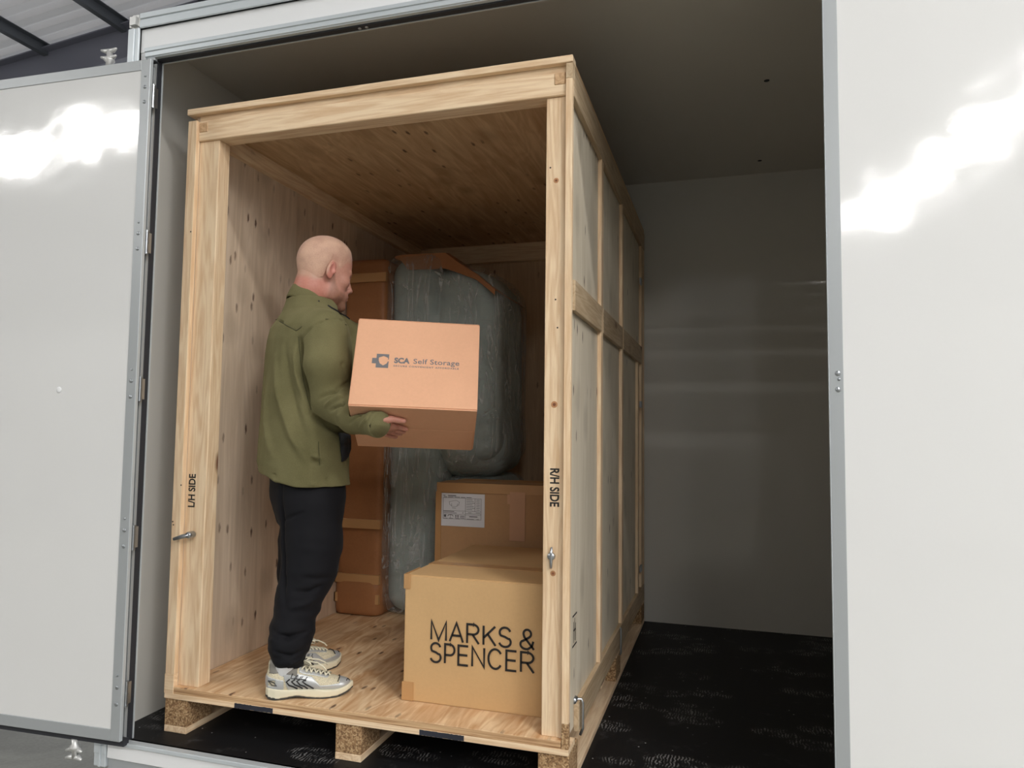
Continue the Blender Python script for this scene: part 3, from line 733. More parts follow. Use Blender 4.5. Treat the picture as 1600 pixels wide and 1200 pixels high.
# --- the carried carton: measured corner, axes, 0.45 x 0.35 x 0.365
BO = Vector((.9864, .024, 1.2166))
BR = Matrix(((.92977, -.34464, -.12943), (.36693, .83899, .40182), (-.0299, -.42109, .90653)))
BM = Matrix.Translation(BO) @ BR.to_4x4()
bw, bd, bh = .45, .35, .365
cb = empty('cardboard_box', tuple(BO), 'pink-tan cardboard box with grey storage company print, carried by the man', 'box')
bm = bmesh.new()
add_box(bm, -bw/2, bw/2, 0, bd, 0.003, bh-.003)
bmesh.ops.bevel(bm, geom=bm.edges[:], offset=.003, segments=2, affect='EDGES')
bm.transform(BM); obj('carton', bm, M['card_held'], cb)
obj('flap', B((-bw/2+.001, bw/2-.001, .0015, bd/2-.0012, 0, .0035), bevel=.0012, M=None) if False else (lambda b_: (b_.transform(BM), b_)[1])(B((-bw/2+.001, bw/2-.001, .0015, bd/2-.0015, 0, .0035), bevel=.0012)), M['card_held'], cb)
obj('flap', (lambda b_: (b_.transform(BM), b_)[1])(B((-bw/2+.001, bw/2-.006, bd/2+.0015, bd-.001, 0, .0035), bevel=.0012)), M['card_held'], cb)
for y0, y1 in ((.0015, bd/2-.0015), (bd/2+.0015, bd-.001)):
    obj('flap', (lambda b_: (b_.transform(BM), b_)[1])(B((-bw/2+.001, bw/2-.001, y0, y1, bh-.0035, bh), bevel=.0012)), M['card_held'], cb)
FM = BM @ Matrix(((1, 0, 0, 0), (0, 0, -1, -.0006), (0, 1, 0, 0), (0, 0, 0, 1)))   # 2-D print frame: x right, y up
bm = bmesh.new()
# emblem: square with a shield cut out and a notch to the right, small tab at the left
X0, X1, Y0, Y1 = -.1445, -.100, .157, .2145
def poly(pts):
    vs = [bm.verts.new(FM @ Vector((p[0], p[1], 0))) for p in pts]; return vs
cx, cy = -.119, .187
shield = [(-.017, .012), (-.009, .0155), (0, .019), (.009, .0155), (.016, .012), (.016, .005), (.016, -.003), (.012, -.012), (0, -.020), (-.012, -.012), (-.0165, -.001)]
sh = [(cx+a_, cy+b_) for a_, b_ in shield]
# ring between shield and square, skipping the notch on the right between y=+.004 and -.004
def sqp(ang):
    c_, s_ = math.cos(ang), math.sin(ang)
    k_ = min(((X1-cx) if c_ > 0 else (X0-cx))/c_ if abs(c_) > 1e-9 else 9, ((Y1-cy) if s_ > 0 else (Y0-cy))/s_ if abs(s_) > 1e-9 else 9)
    return (cx+c_*k_, cy+s_*k_)
def shp(ang):
    best = 1e9
    d_ = Vector((math.cos(ang), math.sin(ang)))
    for i in range(len(sh)):
        p_, q_ = Vector(sh[i])-Vector((cx, cy)), Vector(sh[(i+1) % len(sh)])-Vector((cx, cy))
        e_ = q_-p_; den = d_.x*e_.y-d_.y*e_.x
        if abs(den) < 1e-12: continue
        tt = (p_.x*e_.y-p_.y*e_.x)/den; uu = (p_.x*d_.y-p_.y*d_.x)/den
        if tt > 0 and -1e-6 <= uu <= 1+1e-6: best = min(best, tt)
    return (cx+d_.x*best, cy+d_.y*best)
corners = [math.atan2(b_-cy, a_-cx) % (2*math.pi) for a_, b_ in ((X0, Y0), (X1, Y0), (X1, Y1), (X0, Y1))]
notch0, notch1 = .30, 2*math.pi-.12
angs = sorted([notch0+(notch1-notch0)*i/70 for i in range(71)]+[c_ for c_ in corners if notch0 < c_ < notch1])
for a_, b_ in zip(angs, angs[1:]):
    bm.faces.new(poly([shp(a_), sqp(a_), sqp(b_), shp(b_)]))
bm.faces.new(poly([(-.1595, .174), (X0+.0005, .174), (X0+.0005, .1965), (-.1595, .1965)]))
obj('printed_emblem', bm, M['ink_grey'], cb)
def fitted_text(nm, s, x0, x1, y0, cap, mat, bold, spacing=1.0):
    o = text_mesh(nm, s, 1.0, Matrix.Identity(4), mat, None, bold=bold, spacing=spacing)
    me = o.data; xs = [v.co.x for v in me.vertices]
    # cap height of the built-in face is about .73 of its size
    kx = (x1-x0)/(max(xs)-min(xs)); ky = cap/.729; mn = min(xs)
    for v in me.vertices: v.co = FM @ Vector((x0+(v.co.x-mn)*kx, y0+v.co.y*ky, 0))
    bpy.data.objects.remove(o)
    return obj(nm, me, mat, cb)
fitted_text('printed_lettering', 'SCA', -.0805, -.0245, .1803, .0218, M['ink_grey'], .05)
fitted_text('printed_lettering', 'Self Storage', -.0115, .1545, .1806, .0212, M['ink_grey'], .012, 1.05)
fitted_text('printed_lettering', 'SECURE CONVENIENT AFFORDABLE', -.0815, .1530, .1645, .0066, M['ink_grey'], .03, 1.35)
# ================================================================= implicit surfaces -> meshes
class Field:
    def __init__(s, xs, ys, zs):
        s.ax = [np.asarray(a, np.float32) for a in (xs, ys, zs)]
        s.f = np.full([len(a) for a in s.ax], 1.0, np.float32)
    def _blk(s, lo, hi):
        sl = []
        for a, l, h in zip(s.ax, lo, hi):
            i = max(0, int(np.searchsorted(a, l))-1); j = min(len(a), int(np.searchsorted(a, h))+1)
            if j <= i: return None, None
            sl.append(slice(i, j))
        sl = tuple(sl)
        G = np.meshgrid(*[a[q] for a, q in zip(s.ax, sl)], indexing='ij', sparse=True)
        return sl, G
    def add(s, fn, lo, hi, k=.01, sub=False, inter=False):
        pad = max(k, .004)*1.5+.012
        sl, G = s._blk([v-pad for v in lo], [v+pad for v in hi])
        if sl is None: return s
        d = fn(*G).astype(np.float32); a = s.f[sl]
        if sub: d = -d; a2 = -smin(-a, -d, k); s.f[sl] = a2
        else: s.f[sl] = smin(a, d, k)
        return s
    def ell(s, c, r, R=None, k=.01, sub=False):
        c = np.asarray(c, float); r = np.asarray(r, float); R = np.eye(3) if R is None else np.asarray(R)
        e = np.sqrt(((R*r)**2).sum(1))
        def fn(X, Y, Z):
            x, y, z = X-c[0], Y-c[1], Z-c[2]
            q = [R[0, i]*x+R[1, i]*y+R[2, i]*z for i in range(3)]
            k0 = np.sqrt(sum((q[i]/r[i])**2 for i in range(3)))+1e-6; k1 = np.sqrt(sum((q[i]/r[i]**2)**2 for i in range(3)))+1e-6
            return k0*(k0-1)/k1
        return s.add(fn, c-e, c+e, k, sub)
    def cap(s, a, b, ra, rb, k=.01, sub=False):
        a = np.asarray(a, float); b = np.asarray(b, float); ba = b-a; L = (ba@ba)+1e-12; rm = max(ra, rb)
        def fn(X, Y, Z):
            x, y, z = X-a[0], Y-a[1], Z-a[2]
            h = np.clip((x*ba[0]+y*ba[1]+z*ba[2])/L, 0, 1)
            return np.sqrt((x-ba[0]*h)**2+(y-ba[1]*h)**2+(z-ba[2]*h)**2)-(ra+(rb-ra)*h)
        return s.add(fn, np.minimum(a, b)-rm, np.maximum(a, b)+rm, k, sub)
    def chain(s, pts, rs, k=.01, sub=False):
        for i in range(len(pts)-1): s.cap(pts[i], pts[i+1], rs[i], rs[i+1], k, sub)
        return s
    def box(s, c, h, R=None, rr=.01, k=.01, sub=False):
        c = np.asarray(c, float); h = np.asarray(h, float); R = np.eye(3) if R is None else np.asarray(R)
        e = np.abs(R) @ h
        def fn(X, Y, Z):
            x, y, z = X-c[0], Y-c[1], Z-c[2]
            q = [np.abs(R[0, i]*x+R[1, i]*y+R[2, i]*z)-(h[i]-rr) for i in range(3)]
            o = np.sqrt(sum(np.maximum(v, 0)**2 for v in q)); return o+np.minimum(np.maximum(np.maximum(q[0], q[1]), q[2]), 0)-rr
        return s.add(fn, c-e, c+e, k, sub)
    def loft(s, zs, cs, rs, ang, k=.02, p=2.3, sub=False):
        """stack of superellipses; zs increasing, cs [(x,y)], rs [(ra along right axis, rb along facing axis)], ang: facing yaw per slice"""
        zs = np.asarray(zs, float); cs = np.asarray(cs, float); rs = np.asarray(rs, float); ang = np.broadcast_to(np.asarray(ang, float), zs.shape)
        m = rs.max()
        def fn(X, Y, Z):
            zz = np.clip(Z, zs[0], zs[-1])
            cx, cy = np.interp(zz, zs, cs[:, 0]), np.interp(zz, zs, cs[:, 1]); ra, rb = np.interp(zz, zs, rs[:, 0]), np.interp(zz, zs, rs[:, 1]); t = np.interp(zz, zs, ang)
            x, y = X-cx, Y-cy
            f = x*np.cos(t)+y*np.sin(t); r = x*np.sin(t)-y*np.cos(t)
            q = (np.abs(r/ra)**p+np.abs(f/rb)**p)**(1/p)+1e-6
            g = np.sqrt(r*r+f*f)+1e-6
            d = g*(1-1/q)
            dz = np.maximum(zs[0]-Z, Z-zs[-1])+0*d
            return np.where(dz > 0, np.where(d > 0, np.sqrt(d*d+dz*dz), np.maximum(dz, d)), np.maximum(d, dz))
        return s.add(fn, [cs[:, 0].min()-m, cs[:, 1].min()-m, zs[0]], [cs[:, 0].max()+m, cs[:, 1].max()+m, zs[-1]], k, sub)
    def mesh(s):
        f = s.f; nx, ny, nz = f.shape
        ins = f < 0
        c = ins[:-1, :-1, :-1].astype(np.uint8)
        cnt = np.zeros((nx-1, ny-1, nz-1), np.uint8)
        for i in (0, 1):
            for j in (0, 1):
                for k in (0, 1): cnt += ins[i:nx-1+i, j:ny-1+j, k:nz-1+k]
        I, J, K = np.nonzero((cnt > 0) & (cnt < 8))
        idx = -np.ones((nx-1, ny-1, nz-1), np.int32); idx[I, J, K] = np.arange(len(I))
        P = np.zeros((len(I), 3)); N = np.zeros(len(I))
        cor = [(i, j, k) for i in (0, 1) for j in (0, 1) for k in (0, 1)]
        for a in cor:
            for d in range(3):
                if a[d]: continue
                b = list(a); b[d] = 1
                fa = f[I+a[0], J+a[1], K+a[2]]; fb = f[I+b[0], J+b[1], K+b[2]]
                mk = (fa < 0) != (fb < 0); t = np.where(mk, fa/(fa-fb+1e-12), 0)
                for e in range(3):
                    P[:, e] += np.where(mk, (I, J, K)[e]+a[e]+(t if e == d else 0), 0)
                N += mk
        P /= N[:, None]
        V = np.stack([np.interp(P[:, e], np.arange(len(s.ax[e])), s.ax[e]) for e in range(3)], 1)
        F = []
        for d in range(3):
            sl0 = [slice(None)]*3; sl1 = [slice(None)]*3; sl0[d] = slice(0, -1); sl1[d] = slice(1, None)
            cr = ins[tuple(sl0)] != ins[tuple(sl1)]
            Q = list(np.nonzero(cr)); u, v = [(1, 2), (2, 0), (0, 1)][d]
            ok = (Q[u] > 0) & (Q[v] > 0) & (Q[u] < f.shape[u]-1) & (Q[v] < f.shape[v]-1)
            Q = [q[ok] for q in Q]; inside = ins[tuple(Q)]
            def cell(du, dv):
                q = [a.copy() for a in Q]; q[u] -= du; q[v] -= dv; return idx[tuple(q)]
            q4 = np.stack([cell(1, 1), cell(0, 1), cell(0, 0), cell(1, 0)], 1)
            q4[~inside] = q4[~inside][:, ::-1]
            F.append(q4)
        F = np.concatenate(F); F = F[(F >= 0).all(1)]
        return V, F
def smin(a, b, k):
    if k <= 0: return np.minimum(a, b)
    h = np.maximum(k-np.abs(a-b), 0)/k
    return np.minimum(a, b)-h*h*k*.25
def normals(V, F):
    n = np.cross(V[F[:, 2]]-V[F[:, 0]], V[F[:, 3]]-V[F[:, 1]]); N = np.zeros_like(V)
    for i in range(4): np.add.at(N, F[:, i], n)
    return N/(np.linalg.norm(N, axis=1)[:, None]+1e-12)
def smooth_mesh(V, F, it=2, lam=.5, keep=None):
    E = np.concatenate([F[:, [0, 1]], F[:, [1, 2]], F[:, [2, 3]], F[:, [3, 0]]])
    deg = np.bincount(E.ravel(), minlength=len(V))[:, None]
    for i in range(it):
        S_ = np.zeros_like(V)
        for e in range(3): S_[:, e] = np.bincount(E[:, 0], V[E[:, 1], e], len(V))+np.bincount(E[:, 1], V[E[:, 0], e], len(V))
        V = V+lam*(S_/np.maximum(deg, 1)-V)
    return V
def pix(V):
    d = V-CAM; z = d @ CF; return 800+FPX*(d @ CR)/z, 600-FPX*(d @ CU)/z
def near_on(V, N, px, py):
    """surface point that the photo shows at a pixel"""
    u, v = pix(V); fr = ((V-CAM)*N).sum(1) < 0
    d = (u-px)**2+(v-py)**2+np.where(fr, 0, 1e6)
    return V[np.argmin(d)]
def polydist(V, pts):
    best = np.full(len(V), 1e9); tt = np.zeros(len(V)); L = 0; segs = []
    n = len(pts)-1
    for i in range(n):
        a, b = pts[i], pts[i+1]; ba = b-a; h = np.clip(((V-a) @ ba)/(ba @ ba+1e-12), 0, 1); d = np.linalg.norm(V-a-h[:, None]*ba, axis=1)
        m_ = d < best; best[m_] = d[m_]; tt[m_] = (i+h[m_])/n
    return best, tt
def folds(V, F, specs, gain=2.6):
    """specs: (pixel polyline, amplitude, width): ridge if amplitude>0, crease if <0; fades at both ends"""
    N = normals(V, F); D_ = np.zeros(len(V))
    for pl, amp, wd in specs:
        pts = [near_on(V, N, *p) for p in pl]
        d, t = polydist(V, np.array(pts)); fade = np.clip(np.minimum(t, 1-t)*4, 0.0, 1)
        D_ += gain*amp*np.exp(-(d/wd)**2)*(.25+.75*fade)
    return V+N*D_[:, None]
def vnoise(V, sc, seed=0.0, amp=1.0):
    return np.array([mnoise.noise(Vector((a*sc[0]+seed, b*sc[1], c*sc[2]))) for a, b, c in V])*amp
def color_attr(me, name, cols):
    at_ = me.color_attributes.new(name, 'FLOAT_COLOR', 'POINT')
    at_.data.foreach_set('color', np.concatenate([cols, np.ones((len(cols), 1))], 1).astype(np.float32).ravel())
# ================================================================= the man
O0 = np.array([.42, .25, 0]); MU = np.array([.8405, .5418, 0]); MV = np.array([-.5418, .8405, 0])
def J(px, py, b):
    """point seen at a pixel, b metres behind (+) or before (-) the man's own axis"""
    d = ray(px, py); t = (b-(CAM-O0) @ MV)/(d @ MV); return CAM+d*t
def fdir(yaw): return np.array([math.cos(yaw), math.sin(yaw), 0])
VY = math.atan2(.5418, .8405)           # direction square to the line of sight
TY = VY+math.radians(20)                # torso faces
HY = VY+math.radians(21)                # head faces
FT_ = FTOP
# ---- skin
skin = NT('skin'); vc = skin.new('ShaderNodeVertexColor'); vc.layer_name = 'tint'
v_ = skin.coords((1, 1, 1)); nz = skin.noise(v_, 120, 4, .6)
skin.base(skin.mix(.12, vc.outputs[0], skin.ramp(nz, [(.3, srgb(180, 110, 96)), (.7, srgb(232, 190, 166))]))); skin.set(Roughness=.5)
skin.p.inputs['Subsurface Weight'].default_value = .12; skin.p.inputs['Subsurface Radius'].default_value = (.01, .004, .002); skin.p.inputs['Subsurface Scale'].default_value = .6
skin.bump(skin.noise(v_, 500, 2), .15, .0005)
def rng(a, b, st): return np.arange(a, b+st, st)
zz = np.concatenate([np.arange(FT_-.02, 1.02, .009), np.arange(1.02, 1.26, .0028), np.arange(1.26, 1.60, .006), np.arange(1.60, 1.96, .0030)])
fb = Field(rng(.10, .98, .0030), rng(-.16, .56, .0034), zz)
# head frame
HS = 1.09
HC = J(507, 427, 0.0)
hp = math.radians(-13)
f0 = fdir(HY); up0 = np.array([0, 0, 1.])
fh = f0*math.cos(hp)+up0*math.sin(hp); uh = np.cross(np.cross(f0, up0), fh); rh = np.cross(fh, uh)
HR = np.stack([rh, fh, uh], 1)         # columns: right, forward, up
def hp_(x, y, z): return HC+HR @ (np.array([x, y, z])*HS)
def hr(*r): return np.array(r)*HS
def build_head(f, full=True):
    f.ell(hp_(0, -.014, .040), hr(.077, .096, .093), HR, .01)
    f.ell(hp_(0, .012, .062), hr(.068, .076, .070), HR, .03)
    f.ell(hp_(0, .032, -.004), hr(.064, .064, .085), HR, .03)
    f.ell(hp_(0, .036, -.070), hr(.056, .058, .050), HR, .03)
    f.ell(hp_(0, .090, -.103), hr(.026, .022, .022), HR, .025)
    for s in (-1, 1):
        f.ell(hp_(s*.040, .062, -.018), hr(.024, .026, .020), HR, .02)
        f.ell(hp_(s*.048, .020, -.078), hr(.012, .030, .022), HR, .02)
        f.cap(hp_(s*.006, .091, .022), hp_(s*.042, .078, .023), .010*HS, .008*HS, .014)
        f.ell(hp_(s*.031, .097, .002), hr(.016, .012, .011), HR, .010, sub=True)
        f.ell(hp_(s*.031, .078, .001), hr(.0135, .0125, .0125), HR, .004)
        f.cap(hp_(s*.018, .086, .009), hp_(s*.044, .079, .008), .0035*HS, .003*HS, .004)
        # ear
        Re = HR @ np.array(Matrix.Rotation(-.12, 3, 'X')) @ np.array(Matrix.Rotation(s*.35, 3, 'Z'))
        f.ell(hp_(s*.081, -.008, -.002), hr(.008, .0185, .033), Re, .005)
        f.ell(hp_(s*.0775, -.004, -.027), hr(.006, .009, .011), Re, .006)
        f.ell(hp_(s*.089, -.004, .004), hr(.0065, .010, .019), Re, .004, sub=True)
        f.ell(hp_(s*.080, .008, -.006), hr(.005, .005, .008), Re, .005)
    f.cap(hp_(0, .090, .012), hp_(0, .111, -.030), .0075*HS, .0105*HS, .012)
    f.ell(hp_(0, .113, -.033), hr(.010, .0095, .009), HR, .008)
    for s in (-1, 1):
        f.ell(hp_(s*.012, .103, -.036), hr(.0085, .011, .0085), HR, .006)
        f.ell(hp_(s*.0065, .110, -.044), hr(.0035, .005, .003), HR, .003, sub=True)
    f.ell(hp_(0, .090, -.064), hr(.028, .019, .024), HR, .015)
    f.cap(hp_(-.016, .103, -.061), hp_(.016, .103, -.061), .0048*HS, .0048*HS, .004)
    f.cap(hp_(-.013, .103, -.074), hp_(.013, .103, -.074), .0058*HS, .0058*HS, .004)
    f.cap(hp_(-.022, .112, -.0675), hp_(.022, .112, -.0675), .0022*HS, .0022*HS, .003, sub=True)
build_head(fb)
nb = J(484, 478, .0)
fb.chain([hp_(0, -.034, -.03), hp_(0, -.036, -.075), nb], [.052*HS, .052*HS, .062], .03)
fb.cap(hp_(.0, -.045, -.04), nb+np.array([0, 0, -.01])-fdir(TY)*.02, .042*HS, .055, .03)
# trunk and limbs hidden by the clothes
tz = [.93, 1.05, 1.2, 1.35, 1.5, 1.58, 1.62]
tc_ = [J(478, 742, .0), J(476, 700, .0), J(478, 650, .0), J(480, 595, .0), J(484, 535, .0), J(484, 505, .0), J(484, 490, .0)]
fb.loft(tz, [c[:2] for c in tc_], [(.13, .09), (.12, .085), (.12, .085), (.14, .095), (.15, .09), (.12, .07), (.07, .06)], TY, .03)
SR, ER, WR = J(508, 518, -.165), J(513, 622, -.165), None
SL, EL = J(500, 508, .17), J(556, 530, .27)
fb.chain([J(490, 505, -.06), SR, ER], [.06, .05, .042], .03)
fb.chain([J(490, 500, .08), SL, EL], [.06, .05, .040], .03)
# hands: under the box (right) and on its far face (left)
bx, byd, bz = np.array(BR.col[0]), np.array(BR.col[1]), np.array(BR.col[2])
BOn = np.array(BO)
def under(x, y, off): return BOn+bx*x+byd*y-bz*off      # box frame; off = distance below the bottom
def bpix(px, py, off):
    d = ray(px, py); p0 = BOn-bz*off; t = ((p0-CAM) @ bz)/(d @ bz); return CAM+d*t
WR = bpix(590, 664, .030)
pa = bpix(602, 664, .020); 
fb.chain([ER, ER*.45+WR*.55, WR], [.042, .034, .026], .02)
# palm
fb.cap(WR, bpix(600, 661, .024), .025, .024, .012)
pc = bpix(604, 667, .0185)
Rp = np.stack([bx, byd, bz], 1)
fb.ell(pc, (.040, .042, .0155), Rp, .012)
thumb = [bpix(598, 655, .022), bpix(611, 655, .0145), bpix(621, 656.5, .0125), bpix(631, 658, .0115)]
fb.chain(thumb, [.0135, .0125, .0112, .0095], .004)
fg = [([bpix(609, 663, .016), bpix(620, 666.5, .0115), bpix(628, 669, .0105), bpix(635, 671, .0100)], [.0100, .0092, .0086, .0076]),
      ([bpix(608, 669, .017), bpix(618, 671.5, .0115), bpix(625, 673.5, .0105), bpix(631, 675, .0100)], [.0102, .0094, .0088, .0078]),
      ([bpix(606, 674, .017), bpix(615, 676, .0115), bpix(621, 677.5, .0105), bpix(626, 678.5, .0100)], [.0098, .0090, .0084, .0074]),
      ([bpix(603, 679, .017), bpix(610, 681, .0110), bpix(615, 682, .0100), bpix(619, 683, .0095)], [.0088, .0080, .0074, .0066])]
for pts, rs in fg: fb.chain(pts, rs, .0035)
# left hand flat on the far side of the box
def far_(x, y, z): return BOn+bx*x+byd*y+bz*z
WL = far_(-.262, .30, .14)
fb.chain([EL, EL*.4+WL*.6, WL], [.040, .034, .025], .02)
pl_ = far_(-.205, bd+.020, .14)
fb.ell(pl_, (.044, .015, .040), Rp, .012); fb.cap(WL, pl_, .024, .018, .015)
for i, (dz, L) in enumerate(((.030, .075), (.010, .085), (-.010, .08), (-.029, .062))):
    a_ = pl_+bx*.034+bz*dz; a_ = a_
    fb.chain([a_, a_+bx*L*.45-byd*.004, a_+bx*L*.75-byd*.008, a_+bx*L-byd*.010], [.0100, .0092, .0086, .0075], .0035)
fb.chain([pl_+bz*.025-bx*.01, pl_+bz*.055+bx*.01, pl_+bz*.075+bx*.028-byd*.005], [.0130, .0115, .0095], .006)
# legs and feet (inside trousers and shoes)
HPR, KR, AR = J(474, 760, -.085), J(478, 895, -.12), J(449, 1036, -.205)
HPL, KL, AL = J(488, 760, .085), J(472, 885, .05), J(455, 1008, .0)
AR[2] = .26; AL[2] = .26
fb.loft([.86, .95], [J(478, 765, 0)[:2], J(478, 740, 0)[:2]], [(.12, .08), (.13, .085)], TY, .03)
fb.chain([HPR, KR, AR], [.065, .046, .034], .03); fb.chain([HPL, KL, AL], [.065, .046, .034], .03)
FR, FL_ = math.radians(29), math.radians(66)      # directions of the shoes
def foot_pts(A, yaw): return [A, np.array([A[0], A[1], FT_+.075])+fdir(yaw)*.0, np.array([A[0], A[1], FT_+.045])+fdir(yaw)*.10]
SHR, SHL = J(441, 1036, -.205), J(450, 1008, .0)
for A, B_, yw in ((AR, SHR, FR), (AL, SHL, FL_)): fb.chain([A]+foot_pts(B_, yw)[1:], [.026, .020, .018], .01)
V, F_ = fb.mesh(); V = smooth_mesh(V, F_, 1, .4)
def loc_head(V): return (V-HC) @ HR/HS
q = loc_head(V)
cols = np.tile(np.array([[.52, .255, .19]]), (len(V), 1))
def blend(cols, m, c): return cols*(1-m[:, None])+np.array(c)*m[:, None]
def sst(x, a, b): t = np.clip((x-a)/(b-a), 0, 1); return t*t*(3-2*t)
hd = (V[:, 2] > 1.60)
# ruddy neck and ear, cheeks
cols = blend(cols, hd*sst(-q[:, 2], .02, .06)*sst(-q[:, 1], -.04, .02)*.7, (.54, .19, .14))
ear = hd*sst(np.abs(q[:, 0]), .074, .080)*sst(-np.abs(q[:, 2]), -.05, -.035); cols = blend(cols, ear*.7, (.58, .20, .16))
# beard: jaw, chin, upper lip
n3 = vnoise(V, (60, 60, 60))*.5+.5
bz_ = np.interp(q[:, 1], [-.01, .012, .030, .050, .075, .11], [.0, .0, -.036, -.056, -.058, -.052])
neckm = sst(-q[:, 2], .112, .132)*(1-sst(q[:, 1], .05, .08))
beard = hd*sst(bz_-q[:, 2], -.006, .014)*sst(q[:, 1], .002, .022)*(1-neckm)
chin = sst(q[:, 1], .04, .08)*sst(-q[:, 2], .07, .09)
cols = blend(cols, np.clip(beard*(.42+.3*n3+.6*chin), 0, 1), (.20, .095, .055))
lips = hd*(np.exp(-((q[:, 2]+.068)/.008)**2))*sst(q[:, 1], .088, .094)*(np.abs(q[:, 0]) < .021); cols = blend(cols, lips*.7, (.50, .20, .17))
brow = hd*np.exp(-((q[:, 2]-.024)/.005)**2)*sst(q[:, 1], .070, .08)*sst(np.abs(q[:, 0]), .008, .014); cols = blend(cols, brow*.5, (.36, .20, .11))
# shaved hair tint on the scalp below the hair piece
hl = np.interp(q[:, 1], [-.13, -.05, -.022, -.012, .010, .024, .05, .09], [-.048, -.052, -.040, .030, .030, .014, .052, .070])
cols = blend(cols, hd*sst(q[:, 2]-hl, -.012, .012)*.6, (.52, .36, .25))
hand = (V[:, 2] > 1.02) & (V[:, 2] < 1.26) & (V[:, 0] > .75); cols[hand] = cols[hand]*np.array([1.0, .92, .92])
person = obj('person', (V, F_), skin.m, None, (O0[0], O0[1], FT_), smooth=True)
color_attr(person.data, 'tint', cols)
tag(person, 'man in olive fleece and black trousers holding a box, standing in the crate', 'person')
# ---- hair: a buzz cut that follows the skull
fh_ = Field(rng(HC[0]-.15, HC[0]+.15, .003), rng(HC[1]-.15, HC[1]+.15, .003), rng(HC[2]-.12, HC[2]+.17, .003))
fh_.ell(hp_(0, -.014, .040), hr(.077, .096, .093), HR, .01); fh_.ell(hp_(0, .012, .062), hr(.068, .076, .070), HR, .03); fh_.ell(hp_(0, .032, -.004), hr(.064, .064, .085), HR, .03)
fh_.cap(hp_(0, -.030, -.03), hp_(0, -.030, -.075), .058*HS, .058*HS, .03)
X, Y, Z = np.meshgrid(*fh_.ax, indexing='ij'); Qx = np.stack([X, Y, Z], -1)
q = ((Qx-HC) @ HR/HS).astype(np.float32)
hl = np.interp(q[..., 1], [-.13, -.05, -.022, -.012, .010, .024, .05, .075, .12], [-.046, -.050, -.034, .030, .030, .020, .056, .070, .073])
thick = .0042*sst(q[..., 2]-hl, 0, .05)+.0002
fh_.f = -smin(-(fh_.f-thick), (q[..., 2]-hl)*.8, .002).astype(np.float32)
Vh, Fh = fh_.mesh(); qh = (Vh-HC) @ HR/HS
hlh = np.interp(qh[:, 1], [-.13, -.05, -.022, -.012, .010, .024, .05, .075, .12], [-.046, -.050, -.034, .020, .024, .016, .056, .070, .073])
hf = sst(qh[:, 2]-hlh, -.005, .055)
hm = NT('buzz_hair'); vv = hm.coords((1, 1, 1)); hn = hm.noise(vv, 420, 3, .7); hb = hm.noise(vv, 14, 2)
hc = hm.new('ShaderNodeVertexColor'); hc.layer_name = 'tint'
hm.base(hm.mix(.5, hc.outputs[0], hm.ramp(hm.math('ADD', hm.math('MULTIPLY', hn, .5), hm.math('MULTIPLY', hb, .5)), [(.38, srgb(158, 106, 90)), (.60, srgb(224, 180, 156))])))
hm.set(Roughness=.7); hm.bump(hn, .5, .001); hm.p.inputs['Sheen Weight'].default_value = .15
hair = obj('hair', (Vh, Fh), hm.m, person, smooth=True)
color_attr(hair.data, 'tint', blend(np.tile(np.array([[.52, .29, .21]]), (len(Vh), 1)), hf, (.60, .40, .285)))
bmx = bmesh.new()
for s in (-1, 1): lathe(bmx, hp_(s*.031, .0775, .001), fh, [(-.012*HS, .003), (-.006, .011*HS), (.006, .0105*HS), (.0105*HS, .0065*HS), (.0125*HS, .001)], 14)
# ---- jacket
fleece = NT('olive_fleece'); vv = fleece.coords((1, 1, 1)); fn_ = fleece.noise(vv, 330, 4, .7); fm = fleece.noise(vv, 7, 3)
fleece.base(fleece.ramp(fleece.math('ADD', fleece.math('MULTIPLY', fn_, .5), fleece.math('MULTIPLY', fm, .5)), [(.3, srgb(94, 90, 60)), (.7, srgb(124, 118, 84))]))
fleece.set(Roughness=.95); fleece.p.inputs['Sheen Weight'].default_value = .35; fleece.p.inputs['Sheen Roughness'].default_value = .6; fleece.p.inputs['Specular IOR Level'].default_value = .15
fleece.p.inputs['Sheen Tint'].default_value = srgb(160, 156, 120); fleece.bump(fn_, .35, .0015)
st = .0046
fj = Field(rng(.06, .90, st), rng(-.16, .60, st), rng(.87, 1.75, st))
# torso slices given by the pixel row, centre column, half width seen, and depth across
rows_j = [(757, 476, .196, .168), (735, 474, .195, .168), (700, 475, .192, .166), (650, 478, .196, .162), (600, 480, .203, .160), (560, 482, .208, .158), (535, 483, .205, .152), (515, 484, .196, .140), (500, 485, .170, .118), (489, 486, .130, .100), (478, 487, .108, .098), (468, 484, .094, .090)]
zs_j, cs_j, rs_j = [], [], []
for py, cx_, ra, rb in rows_j[::-1]:
    p = J(cx_, py, 0); zs_j.append(p[2]); cs_j.append(p[:2]); rs_j.append((ra, rb))
order = np.argsort(zs_j); zs_j = np.array(zs_j)[order]; cs_j = np.array(cs_j)[order]; rs_j = np.array(rs_j)[order]
fj.loft(zs_j, cs_j, rs_j, TY, .03, p=2.25)
fj.cap(J(478, 500, -.03), SR+np.array([0, 0, .0]), .075, .084, .05)
fj.cap(J(478, 498, .05), SL, .075, .080, .05)
# right sleeve
midA = J(508, 570, -.185)
fj.chain([SR, midA, ER], [.086, .088, .078], .014)
c1 = bpix(560, 650, .050); cuff = bpix(585, 661, .031)
c1 = ER*.42+cuff*.58+np.array([0, 0, -.012])
fj.chain([ER+np.array([0, 0, .0]), c1, cuff], [.080, .062, .044], .018)
# left sleeve
fj.chain([SL, EL], [.084, .068], .03); cl = EL*.25+WL*.75
fj.chain([EL, cl], [.068, .046], .015)
